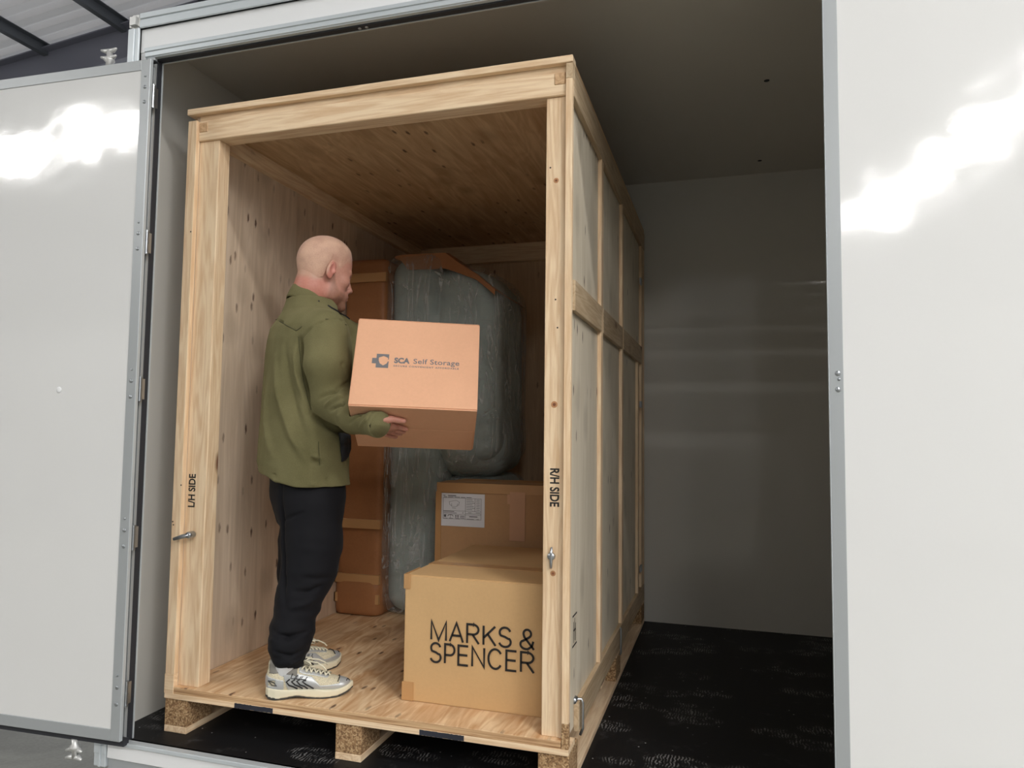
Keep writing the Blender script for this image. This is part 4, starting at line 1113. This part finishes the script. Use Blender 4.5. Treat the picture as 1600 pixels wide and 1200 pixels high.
# hollow: neck hole, sleeve ends, hem
nd = hp_(0, -.030, -.07)-nb; nd = nd/np.linalg.norm(nd)
fj.cap(nb-nd*.01, nb+nd*.3, .062, .066, .004, sub=True)
hemc = J(476, 757, 0)
fj.loft([.80, zs_j[0]+.03], [hemc[:2], hemc[:2]], [(.180, .154), (.180, .154)], TY, .006, sub=True)
cd = (cuff-c1)/np.linalg.norm(cuff-c1); fj.cap(cuff+cd*.045, cuff+cd*.14, .034, .036, .003, sub=True)
# trim the sleeve end square
fj.box(cuff+cd*.052, (.03, .07, .07), frame := np.stack([cd, np.cross(cd, [0, 0, 1.])/np.linalg.norm(np.cross(cd, [0, 0, 1.])), np.cross(cd, np.cross(cd, [0, 0, 1.]))/np.linalg.norm(np.cross(cd, np.cross(cd, [0, 0, 1.])))], 1), .004, .004, sub=True)
# sleeve must not run into the carton
X, Y, Z = np.meshgrid(*fj.ax, indexing='ij', sparse=True)
def in_box_field(f, marg):
    X, Y, Z = np.meshgrid(*f.ax, indexing='ij', sparse=True)
    q = []
    for i, (c, h) in enumerate(((0, bw/2), (bd/2, bd/2), (bh/2, bh/2))):
        ax = np.array(BR.col[i]); q.append(np.abs((X-BOn[0])*ax[0]+(Y-BOn[1])*ax[1]+(Z-BOn[2])*ax[2]-c)-h-marg)
    d = np.maximum(np.maximum(q[0], q[1]), q[2]); f.f = np.maximum(f.f, -d).astype(np.float32)
in_box_field(fj, .003)
V, F_ = fj.mesh(); V = smooth_mesh(V, F_, 2, .5)
# broad cloth movement, then the folds seen in the photo
V = V+normals(V, F_)*(vnoise(V, (9, 9, 4), 3.3, .006)+vnoise(V, (26, 26, 11), 8.1, .0018))[:, None]
ub = (V-O0) @ MU
V[:, 2] += .050*sst(-ub, .02, .20)*sst(1.12-V[:, 2], 0, .2)
V = folds(V, F_, [
    ([(469, 530), (470, 560), (476, 600), (484, 645)], -.014, .010),      # sleeve against the back
    ([(484, 648), (510, 664), (540, 682)], -.012, .010),                    # under the forearm
    ([(520, 500), (500, 504), (484, 515), (470, 532)], -.0035, .0035),        # armhole seam
    ([(545, 510), (535, 500), (520, 499)], -.003, .004),
    ([(421, 492), (440, 503), (462, 516)], -.004, .0035),                 # yoke seam
    ([(430, 560), (438, 620), (455, 680), (478, 720)], .007, .016),
    ([(445, 540), (450, 590), (462, 640), (480, 690)], -.006, .014),
    ([(460, 545), (464, 585), (474, 625)], .006, .010),
    ([(418, 600), (416, 660), (424, 710)], .005, .020),
    ([(478, 700), (490, 720), (505, 725)], -.006, .010), ([(470, 690), (486, 712), (500, 716)], .005, .009),
    ([(545, 596), (525, 612), (500, 622)], -.007, .008), ([(548, 610), (530, 622), (508, 634)], .006, .008),
    ([(552, 618), (536, 632), (516, 642)], -.007, .007), ([(560, 628), (548, 640), (528, 652)], .006, .007),
    ([(570, 634), (562, 648), (546, 662)], -.005, .006), ([(580, 640), (574, 655), (562, 668)], .004, .006),
    ([(588, 646), (584, 658), (576, 672)], -.004, .005),
    ([(545, 540), (535, 570), (540, 590)], -.003, .010),
    ([(404, 728), (430, 742), (470, 748), (510, 749), (546, 746)], -.0035, .003),   # hem stitch
    ([(398, 722), (430, 752), (490, 757), (549, 756)], .0025, .007),
    ([(498, 700), (500, 725), (498, 745)], -.003, .003),                  # side seam
    ([(591, 645), (594, 660), (590, 676)], -.003, .004),
])
jk = obj('jacket', (V, F_), fleece.m, person, smooth=True)
jk['label'] = 'olive green fleece jacket'
NJ = normals(V, F_)
def on_jacket(px, py, lift=.002):
    u, v = pix(V); fr = ((V-CAM)*NJ).sum(1) < 0; i = np.argmin((u-px)**2+(v-py)**2+np.where(fr, 0, 1e6)); return V[i]+NJ[i]*lift
# collar: a folded stand collar, open at the front
def collar_ring(h, r, tilt, n=40, gap=34):
    pts = []
    for i in range(n+1):
        a = math.radians(gap+(360-2*gap)*i/n); 
        f_ = fdir(TY); r_ = np.array([f_[1], -f_[0], 0])
        fwd = math.cos(a); sd = math.sin(a)
        p = nb+nd*h+(f_*fwd*r*(1.45 if fwd > 0 else 1.0)+r_*sd*r)+np.array([0, 0, -tilt*(fwd+.25)])
        pts.append(p)
    return pts
rings = [None]*3+[collar_ring(.042, .0655, .050), collar_ring(.047, .068, .052), collar_ring(.040, .075, .053), collar_ring(.020, .083, .054), collar_ring(-.004, .090, .056), collar_ring(-.014, .091, .057)]
def sheet(rings, th, name, mat, parent, flip=False, **kw):
    bm = bmesh.new(); R_ = [[bm.verts.new(p) for p in r] for r in rings]
    for a, b in zip(R_, R_[1:]):
        for k in range(len(a)-1): bm.faces.new([a[k], a[k+1], b[k+1], b[k]] if not flip else [b[k], b[k+1], a[k+1], a[k]])
    bm.normal_update(); bmesh.ops.solidify(bm, geom=bm.faces[:], thickness=th)
    return obj(name, bm, mat, parent, smooth=True)
sheet(rings[3:], .004, 'collar', fleece.m, jk)
dark_cloth = plain('black_lining', srgb(26, 27, 32), .8)
inn = [collar_ring(-.030, .074, .058), collar_ring(.0, .068, .058), collar_ring(.034, .0645, .058)]
sheet(inn, .003, 'collar_lining', dark_cloth, jk)
# dark underside showing below the turned-down collar
# pocket
pk = [[on_jacket(x_, y_, .0035) for x_, y_ in ((529, 675), (539, 676), (548.5, 678))], [on_jacket(x_, y_, .004) for x_, y_ in ((530, 690), (540, 690), (548.5, 690))],
      [on_jacket(x_, y_, .004) for x_, y_ in ((531, 703), (540, 703), (547, 702))], [on_jacket(x_, y_, .004) for x_, y_ in ((532, 715), (537, 716), (542, 713))], [on_jacket(x_, y_, .003) for x_, y_ in ((532, 721), (535, 722), (538, 720))]]
sheet(pk, .004, 'pocket', dark_cloth, jk)
seam_m = plain('olive_seam', srgb(78, 76, 50), .95)
def seam(path, r=.0018, n=8, mat=None, lift=.0012):
    pts = []
    for (x0, y0), (x1, y1) in zip(path, path[1:]):
        for i in range(n): pts.append(on_jacket(x0+(x1-x0)*i/n, y0+(y1-y0)*i/n, lift))
    pts.append(on_jacket(*path[-1], lift)); pts = np.array(pts)
    for _ in range(2): pts[1:-1] = (pts[:-2]+pts[1:-1]*2+pts[2:])/4
    bm = bmesh.new(); tube(bm, pts, r, 5); obj('seam' if mat is None else 'collar_edge', bm, mat or seam_m, jk, smooth=True)
seam([(421, 493), (440, 504), (463, 517)]); seam([(463, 517), (480, 504), (500, 498), (525, 500), (541, 508)]); seam([(467, 525), (469, 560), (475, 600), (486, 640)], .0014)
seam([(402, 732), (430, 744), (470, 749), (510, 750), (546, 747)], .0013); seam([(497, 690), (500, 720), (499, 748)], .0013)
seam([(498, 471), (512, 478), (526, 486), (539, 494), (546, 499)], .0042, 8, dark_cloth, .001)
# cuff band
bm = bmesh.new(); tube(bm, [cuff-cd*.006, cuff+cd*.004, cuff+cd*.012, cuff+cd*.022, cuff+cd*.034, cuff+cd*.036, cuff+cd*.020], [.0455, .0480, .0455, .0480, .0465, .0420, .0380], 26)
cuffo = obj('cuff', bm, fleece.m, jk, smooth=True)
# ---- trousers
cloth = NT('black_jersey'); vv = cloth.coords((1, 1, 1)); cn = cloth.noise(vv, 600, 2); cloth.base(srgb(13, 13, 18)); cloth.set(Roughness=.8); cloth.p.inputs['Specular IOR Level'].default_value = .25; cloth.p.inputs['Sheen Weight'].default_value = .02; cloth.bump(cn, .15, .0008)
ft_ = Field(rng(.10, .72, st), rng(-.14, .56, st), rng(.21, 1.03, st))
c0 = J(481, 740, 0); c1_ = J(482, 775, 0)
cx9, cx8 = J(484, 855, 0), J(483, 815, 0)
ft_.loft([cx9[2], cx8[2], c1_[2], c0[2]], [cx9[:2], cx8[:2], c1_[:2], c0[:2]], [(.05, .03), (.140, .118), (.170, .142), (.160, .140)], TY, .05, p=2.2)
def legs(f, pts, rs, k): f.chain(pts, rs, k)
legs(ft_, [J(486, 790, -.075), J(487, 850, -.095), J(483, 890, -.115), J(468, 932, -.135), J(456, 985, -.17), J(451, 1008, -.19), J(452, 1026, -.2)], [.118, .110, .098, .082, .073, .068, .055], .03)
legs(ft_, [J(482, 790, .075), J(476, 850, .06), J(471, 890, .05), J(463, 940, .035), J(456, 985, .015), J(455, 1012, .0)], [.110, .096, .088, .074, .064, .050], .03)
ft_.cap(AR+np.array([0, 0, -.2]), AR+np.array([0, 0, .03]), .040, .040, .004, sub=True)
ft_.cap(AL+np.array([0, 0, -.2]), AL+np.array([0, 0, .03]), .038, .038, .004, sub=True)
V, F_ = ft_.mesh(); V = smooth_mesh(V, F_, 2, .5)
zfac = np.clip((.62-V[:, 2])/.3, 0, 1)
V = V+normals(V, F_)*(vnoise(V, (8, 8, 5), 1.7, .005)+vnoise(V, (12, 12, 34), 5.5, 1.0)*(.002+.006*zfac))[:, None]
V = folds(V, F_, [
    ([(426, 985), (450, 996), (480, 988)], -.007, .008), ([(426, 1000), (450, 1010), (480, 1001)], .006, .009), ([(430, 1018), (452, 1026), (474, 1016)], -.006, .007), ([(434, 1030), (454, 1036), (472, 1028)], .004, .006),
    ([(440, 760), (441, 830), (442, 900), (446, 950)], -.008, .012), ([(520, 900), (495, 905), (470, 900)], -.003, .012),
    ([(505, 915), (485, 925), (460, 925)], -.005, .010), ([(494, 935), (475, 945), (450, 950)], .004, .012), ([(440, 815), (455, 808), (475, 800)], -.003, .006)])
tr = obj('trousers', (V, F_), cloth.m, person, smooth=True); tr['label'] = 'black jogging trousers'
# ---- shoes
sole_m = plain('cream_foam_sole', srgb(226, 218, 192), .6, bumpscale=60, bstr=.1)
outs_m = plain('dark_outsole', srgb(62, 62, 58), .7)
mesh_m = NT('cream_mesh'); vv = mesh_m.coords((1, 1, 1)); vo = mesh_m.new('ShaderNodeTexVoronoi'); vo.inputs['Scale'].default_value = 330; mesh_m.link(vv, vo.inputs['Vector'])
mesh_m.base(mesh_m.ramp(vo.outputs['Distance'], [(.15, srgb(150, 140, 116)), (.45, srgb(216, 206, 178))])); mesh_m.set(Roughness=.8); mesh_m.bump(vo.outputs['Distance'], .4, .001); mesh_m = mesh_m.m
silver_m = plain('silver_overlay', srgb(190, 192, 192), .34, .35, bumpscale=200, bstr=.08)
taupe_m = plain('grey_overlay', srgb(120, 116, 108), .6)
line_m = plain('black_trim_line', srgb(36, 36, 36), .55)
lace_m = plain('cream_laces', srgb(226, 220, 196), .8)
sock_m = plain('white_sock', srgb(212, 212, 212), .9, bumpscale=200)
def make_shoe():
    """shoe in its own frame: +x to the toe, +y to its left, origin under the heel centre"""
    t = bpy.data.objects.new('shoe', None); COL.objects.link(t); t.empty_display_size = .05
    L, y0 = .305, 0
    xs_ = [-.052, -.045, -.02, .03, .09, .15, .20, .232, .247, .253]
    hw_ = [.012, .028, .035, .034, .036, .046, .043, .030, .016, .004]
    cy_ = [0, 0, 0, .0, -.002, -.004, -.002, .003, .006, .007]
    def outline(x, g=0): return np.interp(x, xs_, hw_)+g, np.interp(x, xs_, cy_)
    def slab(f, zlo, zhi, g, k=.003):
        def fn(X, Y, Z):
            h, c = outline(X, g); d = np.abs(Y-c)-h
            dx = np.maximum(-.052-g-X, X-.253-g)
            zl, zh = zlo(X), zhi(X)
            d = np.maximum(np.maximum(d*.85, dx), np.maximum(zl-Z, Z-zh)); return d+0*X*Y*Z
        f.add(fn, [-.07, -.07, -.01], [.28, .07, .06], k)
    def rnd(fld, r): return fld
    ax_ = (rng(-.08, .29, .0032), rng(-.075, .075, .0032))
    toe = lambda X: .016*np.clip((X-.17)/.08, 0, 1)**2
    heel = lambda X: .008*np.clip((-.015-X)/.035, 0, 1)**2
    arch = lambda X: .007*np.exp(-((X-.055)/.03)**2)
    f1 = Field(*ax_, rng(-.006, .07, .0028))
    slab(f1, lambda X: .005+toe(X)+heel(X)+arch(X), lambda X: .033+.010*np.clip((.02-X)/.06, 0, 1)-.007*np.clip((X-.12)/.08, 0, 1)+toe(X)*.95, .002)
    # grooves round the midsole
    a_, b_ = f1.mesh(); a_ = smooth_mesh(a_, b_, 3, .5)
    sole = obj('sole', (a_, b_), sole_m, None, smooth=True); sole.parent = t
    f2 = Field(*ax_, rng(-.006, .03, .0025))
    slab(f2, lambda X: .0+toe(X)+heel(X)+arch(X)*1.1, lambda X: .0065+toe(X)+heel(X)+arch(X)*1.1+.013*np.clip((.0-X)/.04, 0, 1), .0018)
    a_, b_ = f2.mesh()
    keep = np.ones(len(b_), bool); a_ = smooth_mesh(a_, b_, 1, .4)
    o = obj('outsole', (a_, b_), outs_m, None, smooth=True); o.parent = sole
    # upper
    f3 = Field(rng(-.075, .27, .0030), rng(-.06, .06, .0030), rng(.02, .14, .0030))
    zs__ = None
    segs = [(-.018, .0, .058, .036, .034, .048), (.015, 0, .060, .040, .033, .048), (.055, 0, .060, .045, .033, .042), (.10, -.002, .052, .05, .036, .036), (.15, -.003, .044, .05, .041, .028), (.195, .001, .036, .048, .036, .022)]
    for (x, y, z, rx, ry, rz) in segs: f3.ell((x, y, z), (rx, ry, rz), None, .02)
    f3.ell((-.022, 0, .080), (.026, .030, .036), None, .02); f3.ell((.035, 0, .088), (.034, .028, .030), None, .02)
    f3.cap((-.026, 0, .120), (-.024, 0, .10), .022, .022, .01)
    f3.ell((.004, 0, .125), (.030, .0225, .055), None, .004, sub=True)       # ankle opening
    f3.ell((-.002, 0, .115), (.020, .021, .06), None, .006, sub=True)
    X, Y, Z = np.meshgrid(*f3.ax, indexing='ij', sparse=True)
    h, c = outline(X, -.001); f3.f = np.maximum(f3.f, (np.abs(Y-c)-h-.001)*.8).astype(np.float32)
    f3.f = np.maximum(f3.f, (.026+toe(X)*.9)-Z+0*Y).astype(np.float32)
    a_, b_ = f3.mesh(); a_ = smooth_mesh(a_, b_, 2, .5)
    up = obj('upper', (a_, b_), mesh_m, None, smooth=True); up.parent = t
    NU = normals(a_, b_)
    # overlays: pieces of the upper lifted off along the normal
    def piece(name, mat, test, lift, parent=up):
        cen = a_[b_].mean(1); nn = NU[b_].mean(1); m_ = test(cen, nn)
        fs = b_[m_]; 
        if not len(fs): return None
        us, inv = np.unique(fs, return_inverse=True); vs_ = a_[us]+NU[us]*lift; base = a_[us]-NU[us]*.0005
        inv = inv.reshape(fs.shape)
        # rim
        e = np.concatenate([inv[:, [0, 1]], inv[:, [1, 2]], inv[:, [2, 3]], inv[:, [3, 0]]]); key = {tuple(x) for x in e.tolist()}
        rim = np.array([[i, j, j+len(us), i+len(us)] for i, j in key if (j, i) not in key])
        rim = rim[:, [1, 0, 3, 2]] if len(rim) else rim
        o = obj(name, (np.concatenate([vs_, base]), np.concatenate([inv, rim])), mat, None, smooth=True); o.parent = parent; return o
    def zrel(c): return c[:, 2]
    piece('toe_overlay', silver_m, lambda c, n: ((c[:, 0] > .205-.35*np.abs(c[:, 1])*0) & (c[:, 2] < .072)) | ((c[:, 0] > .10) & (c[:, 2] < .046)), .0018)
    piece('heel_overlay', silver_m, lambda c, n: (c[:, 0] < .010) & (c[:, 2] < .085-.3*(c[:, 0]+.05)) & ~((c[:, 0] > -.044) & (c[:, 0] < -.018) & (c[:, 2] > .05) & (c[:, 2] < .070)), .0018)
    piece('side_overlay', silver_m, lambda c, n: (c[:, 0] > .02-.35*(c[:, 2]-.05)) & (c[:, 0] < .118-1.0*(c[:, 2]-.045)+.02) & (c[:, 2] < .094-.25*(c[:, 0]-.03)) & (np.abs(c[:, 1]) > .012), .0020)
    piece('eyestay', silver_m, lambda c, n: (c[:, 0] > .062) & (c[:, 0] < .165) & (np.abs(np.abs(c[:, 1])-.019) < .0065) & (n[:, 2] > .25), .0026)
    piece('tongue', taupe_m, lambda c, n: (c[:, 0] > .045) & (c[:, 0] < .17) & (np.abs(c[:, 1]) < .012) & (n[:, 2] > .1), .0016)
    piece('collar_trim', taupe_m, lambda c, n: (c[:, 2] > .094-.25*np.clip(c[:, 0], 0, 1)) & (c[:, 0] < .055) & (c[:, 0] > -.04), .0022)
    # tongue top
    # surface lookup on the side
    def side_pt(x, z, sgn, lift=.003):
        m_ = (np.sign(a_[:, 1]) == sgn); i = np.argmin((a_[:, 0]-x)**2+(a_[:, 2]-z)**2+np.where(m_, 0, 1)); return a_[i]+NU[i]*lift
    def top_pt(x, y, lift=.004):
        i = np.argmin((a_[:, 0]-x)**2+(a_[:, 1]-y)**2+np.where(NU[:, 2] > .2, 0, 1)); return a_[i]+NU[i]*lift
    def stripe(pts, r):
        bm = bmesh.new(); tube(bm, pts, r, 5); o = obj('side_stripe', bm, line_m, None); o.parent = up
    for sgn in (-1, 1):
        for k in range(4):     # sweeping side lines
            x0 = .018+.019*k
            stripe([side_pt(x0+.012, .074-.003*k, sgn), side_pt(x0, .062, sgn), side_pt(x0+.012, .052, sgn), side_pt(x0+.026, .045, sgn), side_pt(x0+.040, .037, sgn)], .0030)
        stripe([side_pt(.020, .080, sgn), side_pt(.05, .072, sgn), side_pt(.085, .067, sgn)], .0018)
        for k in range(3): stripe([side_pt(.040+.018*k, .090-.006*k, sgn), side_pt(.034+.018*k, .076-.004*k, sgn), side_pt(.046+.018*k, .072-.004*k, sgn), side_pt(.054+.018*k, .082-.004*k, sgn)], .0017)
        stripe([side_pt(-.042, .068, sgn), side_pt(-.028, .054, sgn), side_pt(-.014, .052, sgn), side_pt(-.022, .064, sgn), side_pt(-.042, .068, sgn)], .0017)
    bm = bmesh.new(); tube(bm, [top_pt(.198, -.030), top_pt(.203, -.01), top_pt(.204, .01), top_pt(.200, .03)], .0018, 5); o = obj('toe_line', bm, line_m, None); o.parent = up; bm = bmesh.new(); tube(bm, [side_pt(.228, .048, -1), side_pt(.236, .052, -1), side_pt(.242, .047, -1)], .0018, 5)
    o = obj('toe_line', bm, line_m, None); o.parent = up
    # laces: criss-cross plus bow
    for k in range(6):
        x = .068+.017*k
        for s in (-1, 1):
            bm = bmesh.new()
            tube(bm, [top_pt(x, s*.019, .004), top_pt(x+.006, s*.008, .0065), top_pt(x+.010, 0, .0075), top_pt(x+.014, -s*.010, .0065), top_pt(x+.018, -s*.019, .004)], .0029, 6)
            o = obj('lace', bm, lace_m, None, smooth=True); o.parent = up
    p0 = top_pt(.066, 0, .008)
    for s in (-1, 1):
        bm = bmesh.new()
        tube(bm, [p0, p0+np.array([.010, s*.018, .016]), p0+np.array([.030, s*.034, .010]), p0+np.array([.034, s*.028, .000]), p0+np.array([.012, s*.008, .004]), p0], .0029, 6)
        o = obj('lace', bm, lace_m, None, smooth=True); o.parent = up
        bm = bmesh.new()
        tube(bm, [p0, p0+np.array([.02, s*.014, .012]), p0+np.array([.055, s*.020, .006]), p0+np.array([.078, s*.030, -.008]), p0+np.array([.088, s*.034, -.020])], .0029, 6)
        o = obj('lace', bm, lace_m, None, smooth=True); o.parent = up
    return t
sh1 = make_shoe()
def place(t, A, yaw, rollz=0):
    t.parent = person
    base = np.array([A[0], A[1]])-fdir(yaw)[:2]*.000
    t.location = Vector((base[0], base[1], FT_))-Vector(person.location); t.rotation_euler = (0, 0, yaw)
sh2 = bpy.data.objects.new('shoe', None); COL.objects.link(sh2)
for ch in list(sh1.children): copy_tree(ch, sh2)
place(sh1, SHR, FR); place(sh2, SHL, FL_)
for A, B_ in ((AR, SHR), (AL, SHL)):
    def lp(t): return (B_[0]+(A[0]-B_[0])*t, B_[1]+(A[1]-B_[1])*t)
    bm = bmesh.new(); tube(bm, [lp(0)+(FT_+.05,), lp(.2)+(FT_+.085,), lp(.6)+(FT_+.11,), lp(1)+(FT_+.15,)], [.022, .034, .041, .043], 22)
    obj('sock', bm, sock_m, person, smooth=True)
# ================================================================= wrapped sofa standing on its end
sofa = empty('sofa', (.5, 1.55, FTOP), 'grey-green sofa wrapped in clear plastic, stood on end inside the crate', 'sofa')
fab = NT('grey_green_fabric'); vv = fab.coords((1, 1, 1)); nn = fab.noise(vv, 5, 3); nf = fab.noise(vv, 300, 2)
fab.base(fab.ramp(nn, [(.3, srgb(152, 164, 160)), (.7, srgb(180, 192, 188))])); fab.set(Roughness=.85); fab.bump(nf, .2, .001)
st = .011
st2 = .0075
def vox2(): return Field(rng(-.02, 1.14, st2), rng(1.06, 2.06, st2*1.6), rng(FTOP-.03, 2.2, st2))
def vox(): return Field(rng(-.02, 1.14, st), rng(1.02, 2.06, st), rng(FTOP-.03, 2.2, st))
# back slab, long side upright (hidden under the cardboard)
def zfl(f): f.f = np.maximum(f.f, FTOP+.004-f.ax[2][None, None, :]).astype(np.float32)
fs = vox()
fs.box((.44, 1.56, 1.13), (.15, .37, .945), None, .10, .01)
zfl(fs); V, F_ = fs.mesh(); V = smooth_mesh(V, F_, 3, .5)
V = V+normals(V, F_)*(vnoise(V, (3, 3, 1.6), 2.2, .02)+vnoise(V, (8, 8, 4), 9, .006))[:, None]; V[:, 2] = np.maximum(V[:, 2], FTOP+.004)
obj('back_cushion', (V, F_), fab.m, sofa, smooth=True)
fs = vox()
fs.box((.715, 1.49, 1.50), (.185, .285, .52), None, .10, .01)
# slanted end of the seat
Rs = np.array(Matrix.Rotation(math.radians(36), 3, 'Y'))
fs.box((.85, 1.5, 2.25), (.50, .7, .235), Rs, .05, .12, sub=True)
V, F_ = fs.mesh(); V = smooth_mesh(V, F_, 4, .5); V = V+normals(V, F_)*(vnoise(V, (3, 3, 2), 6.2, .02))[:, None]
obj('seat_cushion', (V, F_), fab.m, sofa, smooth=True)
fs = vox()
fs.ell((.715, 1.48, 1.075), (.195, .31, .175), None, .05); fs.box((.715, 1.54, 1.05), (.185, .24, .15), None, .10, .05)
V, F_ = fs.mesh(); V = smooth_mesh(V, F_, 3, .5); V = V+normals(V, F_)*(vnoise(V, (4, 4, 4), 4.4, .02))[:, None]
obj('arm_cushion', (V, F_), fab.m, sofa, smooth=True)
fs = vox()
fs.box((.62, 1.60, .53), (.27, .24, .37), None, .09, .02)
zfl(fs); V, F_ = fs.mesh(); V = smooth_mesh(V, F_, 3, .5); V[:, 2] = np.maximum(V[:, 2], FTOP+.004)
obj('arm', (V, F_), fab.m, sofa, smooth=True)
# cardboard cover over the back
fc = vox()
fc.box((.175, 1.56, 1.115), (.125, .415, .948), None, .030, .01)
fc.box((.175, 1.56, .26), (.128, .43, .10), None, .05, .04)
zfl(fc); V, F_ = fc.mesh(); V = smooth_mesh(V, F_, 2, .5)
V = V+normals(V, F_)*(vnoise(V, (3, 3, 3), 1.2, .006)+vnoise(V, (2, 2, 40), 1.2, .0015))[:, None]; V[:, 2] = np.maximum(V[:, 2], FTOP+.003)
obj('cardboard_cover', (V, F_), M['card_wrap'], sofa, smooth=True)
# tape bands round it
for z in (.235, .335, .62, 1.93):
    obj('tape_band', B((.045, .304, 1.131, 1.15, z, z+.048), (.045, .052, 1.131, 1.9, z, z+.048), bevel=.001), M['tape'], sofa)
# cardboard laid over the top corner
bm = bmesh.new()
prof = [(.33, 2.080), (.37, 2.084), (.41, 2.088), (.52, 2.09), (.62, 2.084), (.68, 2.035), (.80, 1.955), (.90, 1.87)]
R_ = []
def drop(x): return float(np.interp(x, [.30, .36, .40, .64, .72, .97], [.01, .02, .095, .095, .035, .03]))
for yy, kd in ((1.180, 1), (1.186, .1), (1.23, 0), (1.76, 0)): R_.append([bm.verts.new((x, yy, z-kd*drop(x)+.003*math.sin(x*30+yy))) for x, z in prof])
for a, b in zip(R_, R_[1:]):
    for k in range(len(a)-1): bm.faces.new([a[k], a[k+1], b[k+1], b[k]])
bm.normal_update(); bmesh.ops.solidify(bm, geom=bm.faces[:], thickness=.005)
obj('cardboard_cap', bm, M['card_wrap'], sofa, smooth=False)
# stretch film
film = NT('clear_stretch_film'); vv = film.coords((1, 1, 1))
v1 = film.coords((9, 9, .8), rot=(.12, .22, 0)); v2 = film.coords((4, 4, 14), rot=(.0, -.45, 0))
s1 = film.noise(v1, 1.6, 4, .6, .8); s2 = film.noise(v2, 1.2, 4, .6, .8); s3 = film.noise(vv, 26, 5, .65, 1.2)
hh = film.math('ADD', film.math('MULTIPLY', s1, .6), film.math('ADD', film.math('MULTIPLY', s2, .3), film.math('MULTIPLY', s3, .10)))
film.base(srgb(215, 218, 218)); film.set(Roughness=.12); film.bump(hh, 1.0, .05)
tr_ = film.new('ShaderNodeBsdfTransparent'); tr_.inputs[0].default_value = (.93, .94, .94, 1)
mx = film.new('ShaderNodeMixShader'); rd = film.math('ABSOLUTE', film.math('SUBTRACT', s1, .5)); ln = film.ramp(rd, [(.0, .38), (.035, .0)])
rd2 = film.math('ABSOLUTE', film.math('SUBTRACT', s2, .52)); ln2 = film.ramp(rd2, [(.0, .12), (.02, .0)])  # pale streaks mixed in along creases as highlights on the film
fac = film.math('ADD', film.math('ADD', ln, ln2), film.ramp(hh, [(.42, .08), (.60, .14), (.75, .30)]), None, True)
film.link(fac, mx.inputs[0]); film.link(tr_.outputs[0], mx.inputs[1]); film.link(film.p.outputs[0], mx.inputs[2]); film.link(mx.outputs[0], film.out.inputs[0])
ff = vox2()
ff.box((.435, 1.56, 1.13), (.175, .405, .955), None, .08, .01)
ff.box((.715, 1.49, 1.50), (.205, .305, .54), None, .10, .06); ff.ell((.72, 1.48, 1.085), (.212, .335, .19), None, .10); ff.box((.62, 1.60, .53), (.29, .26, .37), None, .09, .02)
ff.box((.865, 1.5, 2.275), (.50, .7, .235), Rs, .05, .10, sub=True)
zfl(ff); V, F_ = ff.mesh(); V = smooth_mesh(V, F_, 3, .5)
V = V+normals(V, F_)*(vnoise(V, (5, 5, 2.2), 3.2, .010)+np.abs(vnoise(V, (14, 14, 2.5), 7.7, .007)))[:, None]; V[:, 2] = np.maximum(V[:, 2], FTOP+.002)
V = folds(V, F_, [
    ([(655, 412), (690, 430), (715, 460), (728, 505)], .005, .010), ([(690, 412), (712, 440), (728, 470), (740, 510)], -.006, .009), ([(712, 410), (735, 445), (750, 490)], .006, .009),
    ([(735, 425), (765, 450), (790, 490)], -.005, .010), ([(755, 440), (790, 465), (806, 510)], .004, .010), ([(600, 412), (615, 440), (650, 452)], .005, .010),
    ([(765, 520), (785, 580), (800, 640)], .005, .011), ([(752, 540), (770, 600), (786, 648)], -.005, .010), ([(795, 500), (806, 570), (812, 630)], .004, .010),
    ([(745, 652), (775, 640), (812, 640)], -.010, .012), ([(742, 662), (775, 652), (812, 652)], .007, .012), ([(745, 690), (765, 684), (790, 676)], -.006, .009),
    ([(690, 704), (686, 730), (690, 752)], -.008, .012), ([(660, 705), (668, 730), (672, 770)], .005, .010), ([(760, 700), (757, 720), (770, 742)], .005, .008),
    ([(596, 890), (630, 862), (672, 815)], .006, .009), ([(596, 878), (626, 848), (668, 795)], -.005, .008), ([(598, 905), (640, 880), (678, 862)], .005, .008), ([(598, 932), (615, 924), (632, 916)], .005, .007),
    ([(604, 720), (612, 780), (604, 840)], .004, .010), ([(640, 710), (650, 760), (640, 820)], -.005, .012), ([(594, 420), (594, 520)], .004, .005), ([(594, 700), (594, 950)], .004, .005)], 4.0)
obj('plastic_wrap', (V, F_), film.m, sofa, smooth=True)
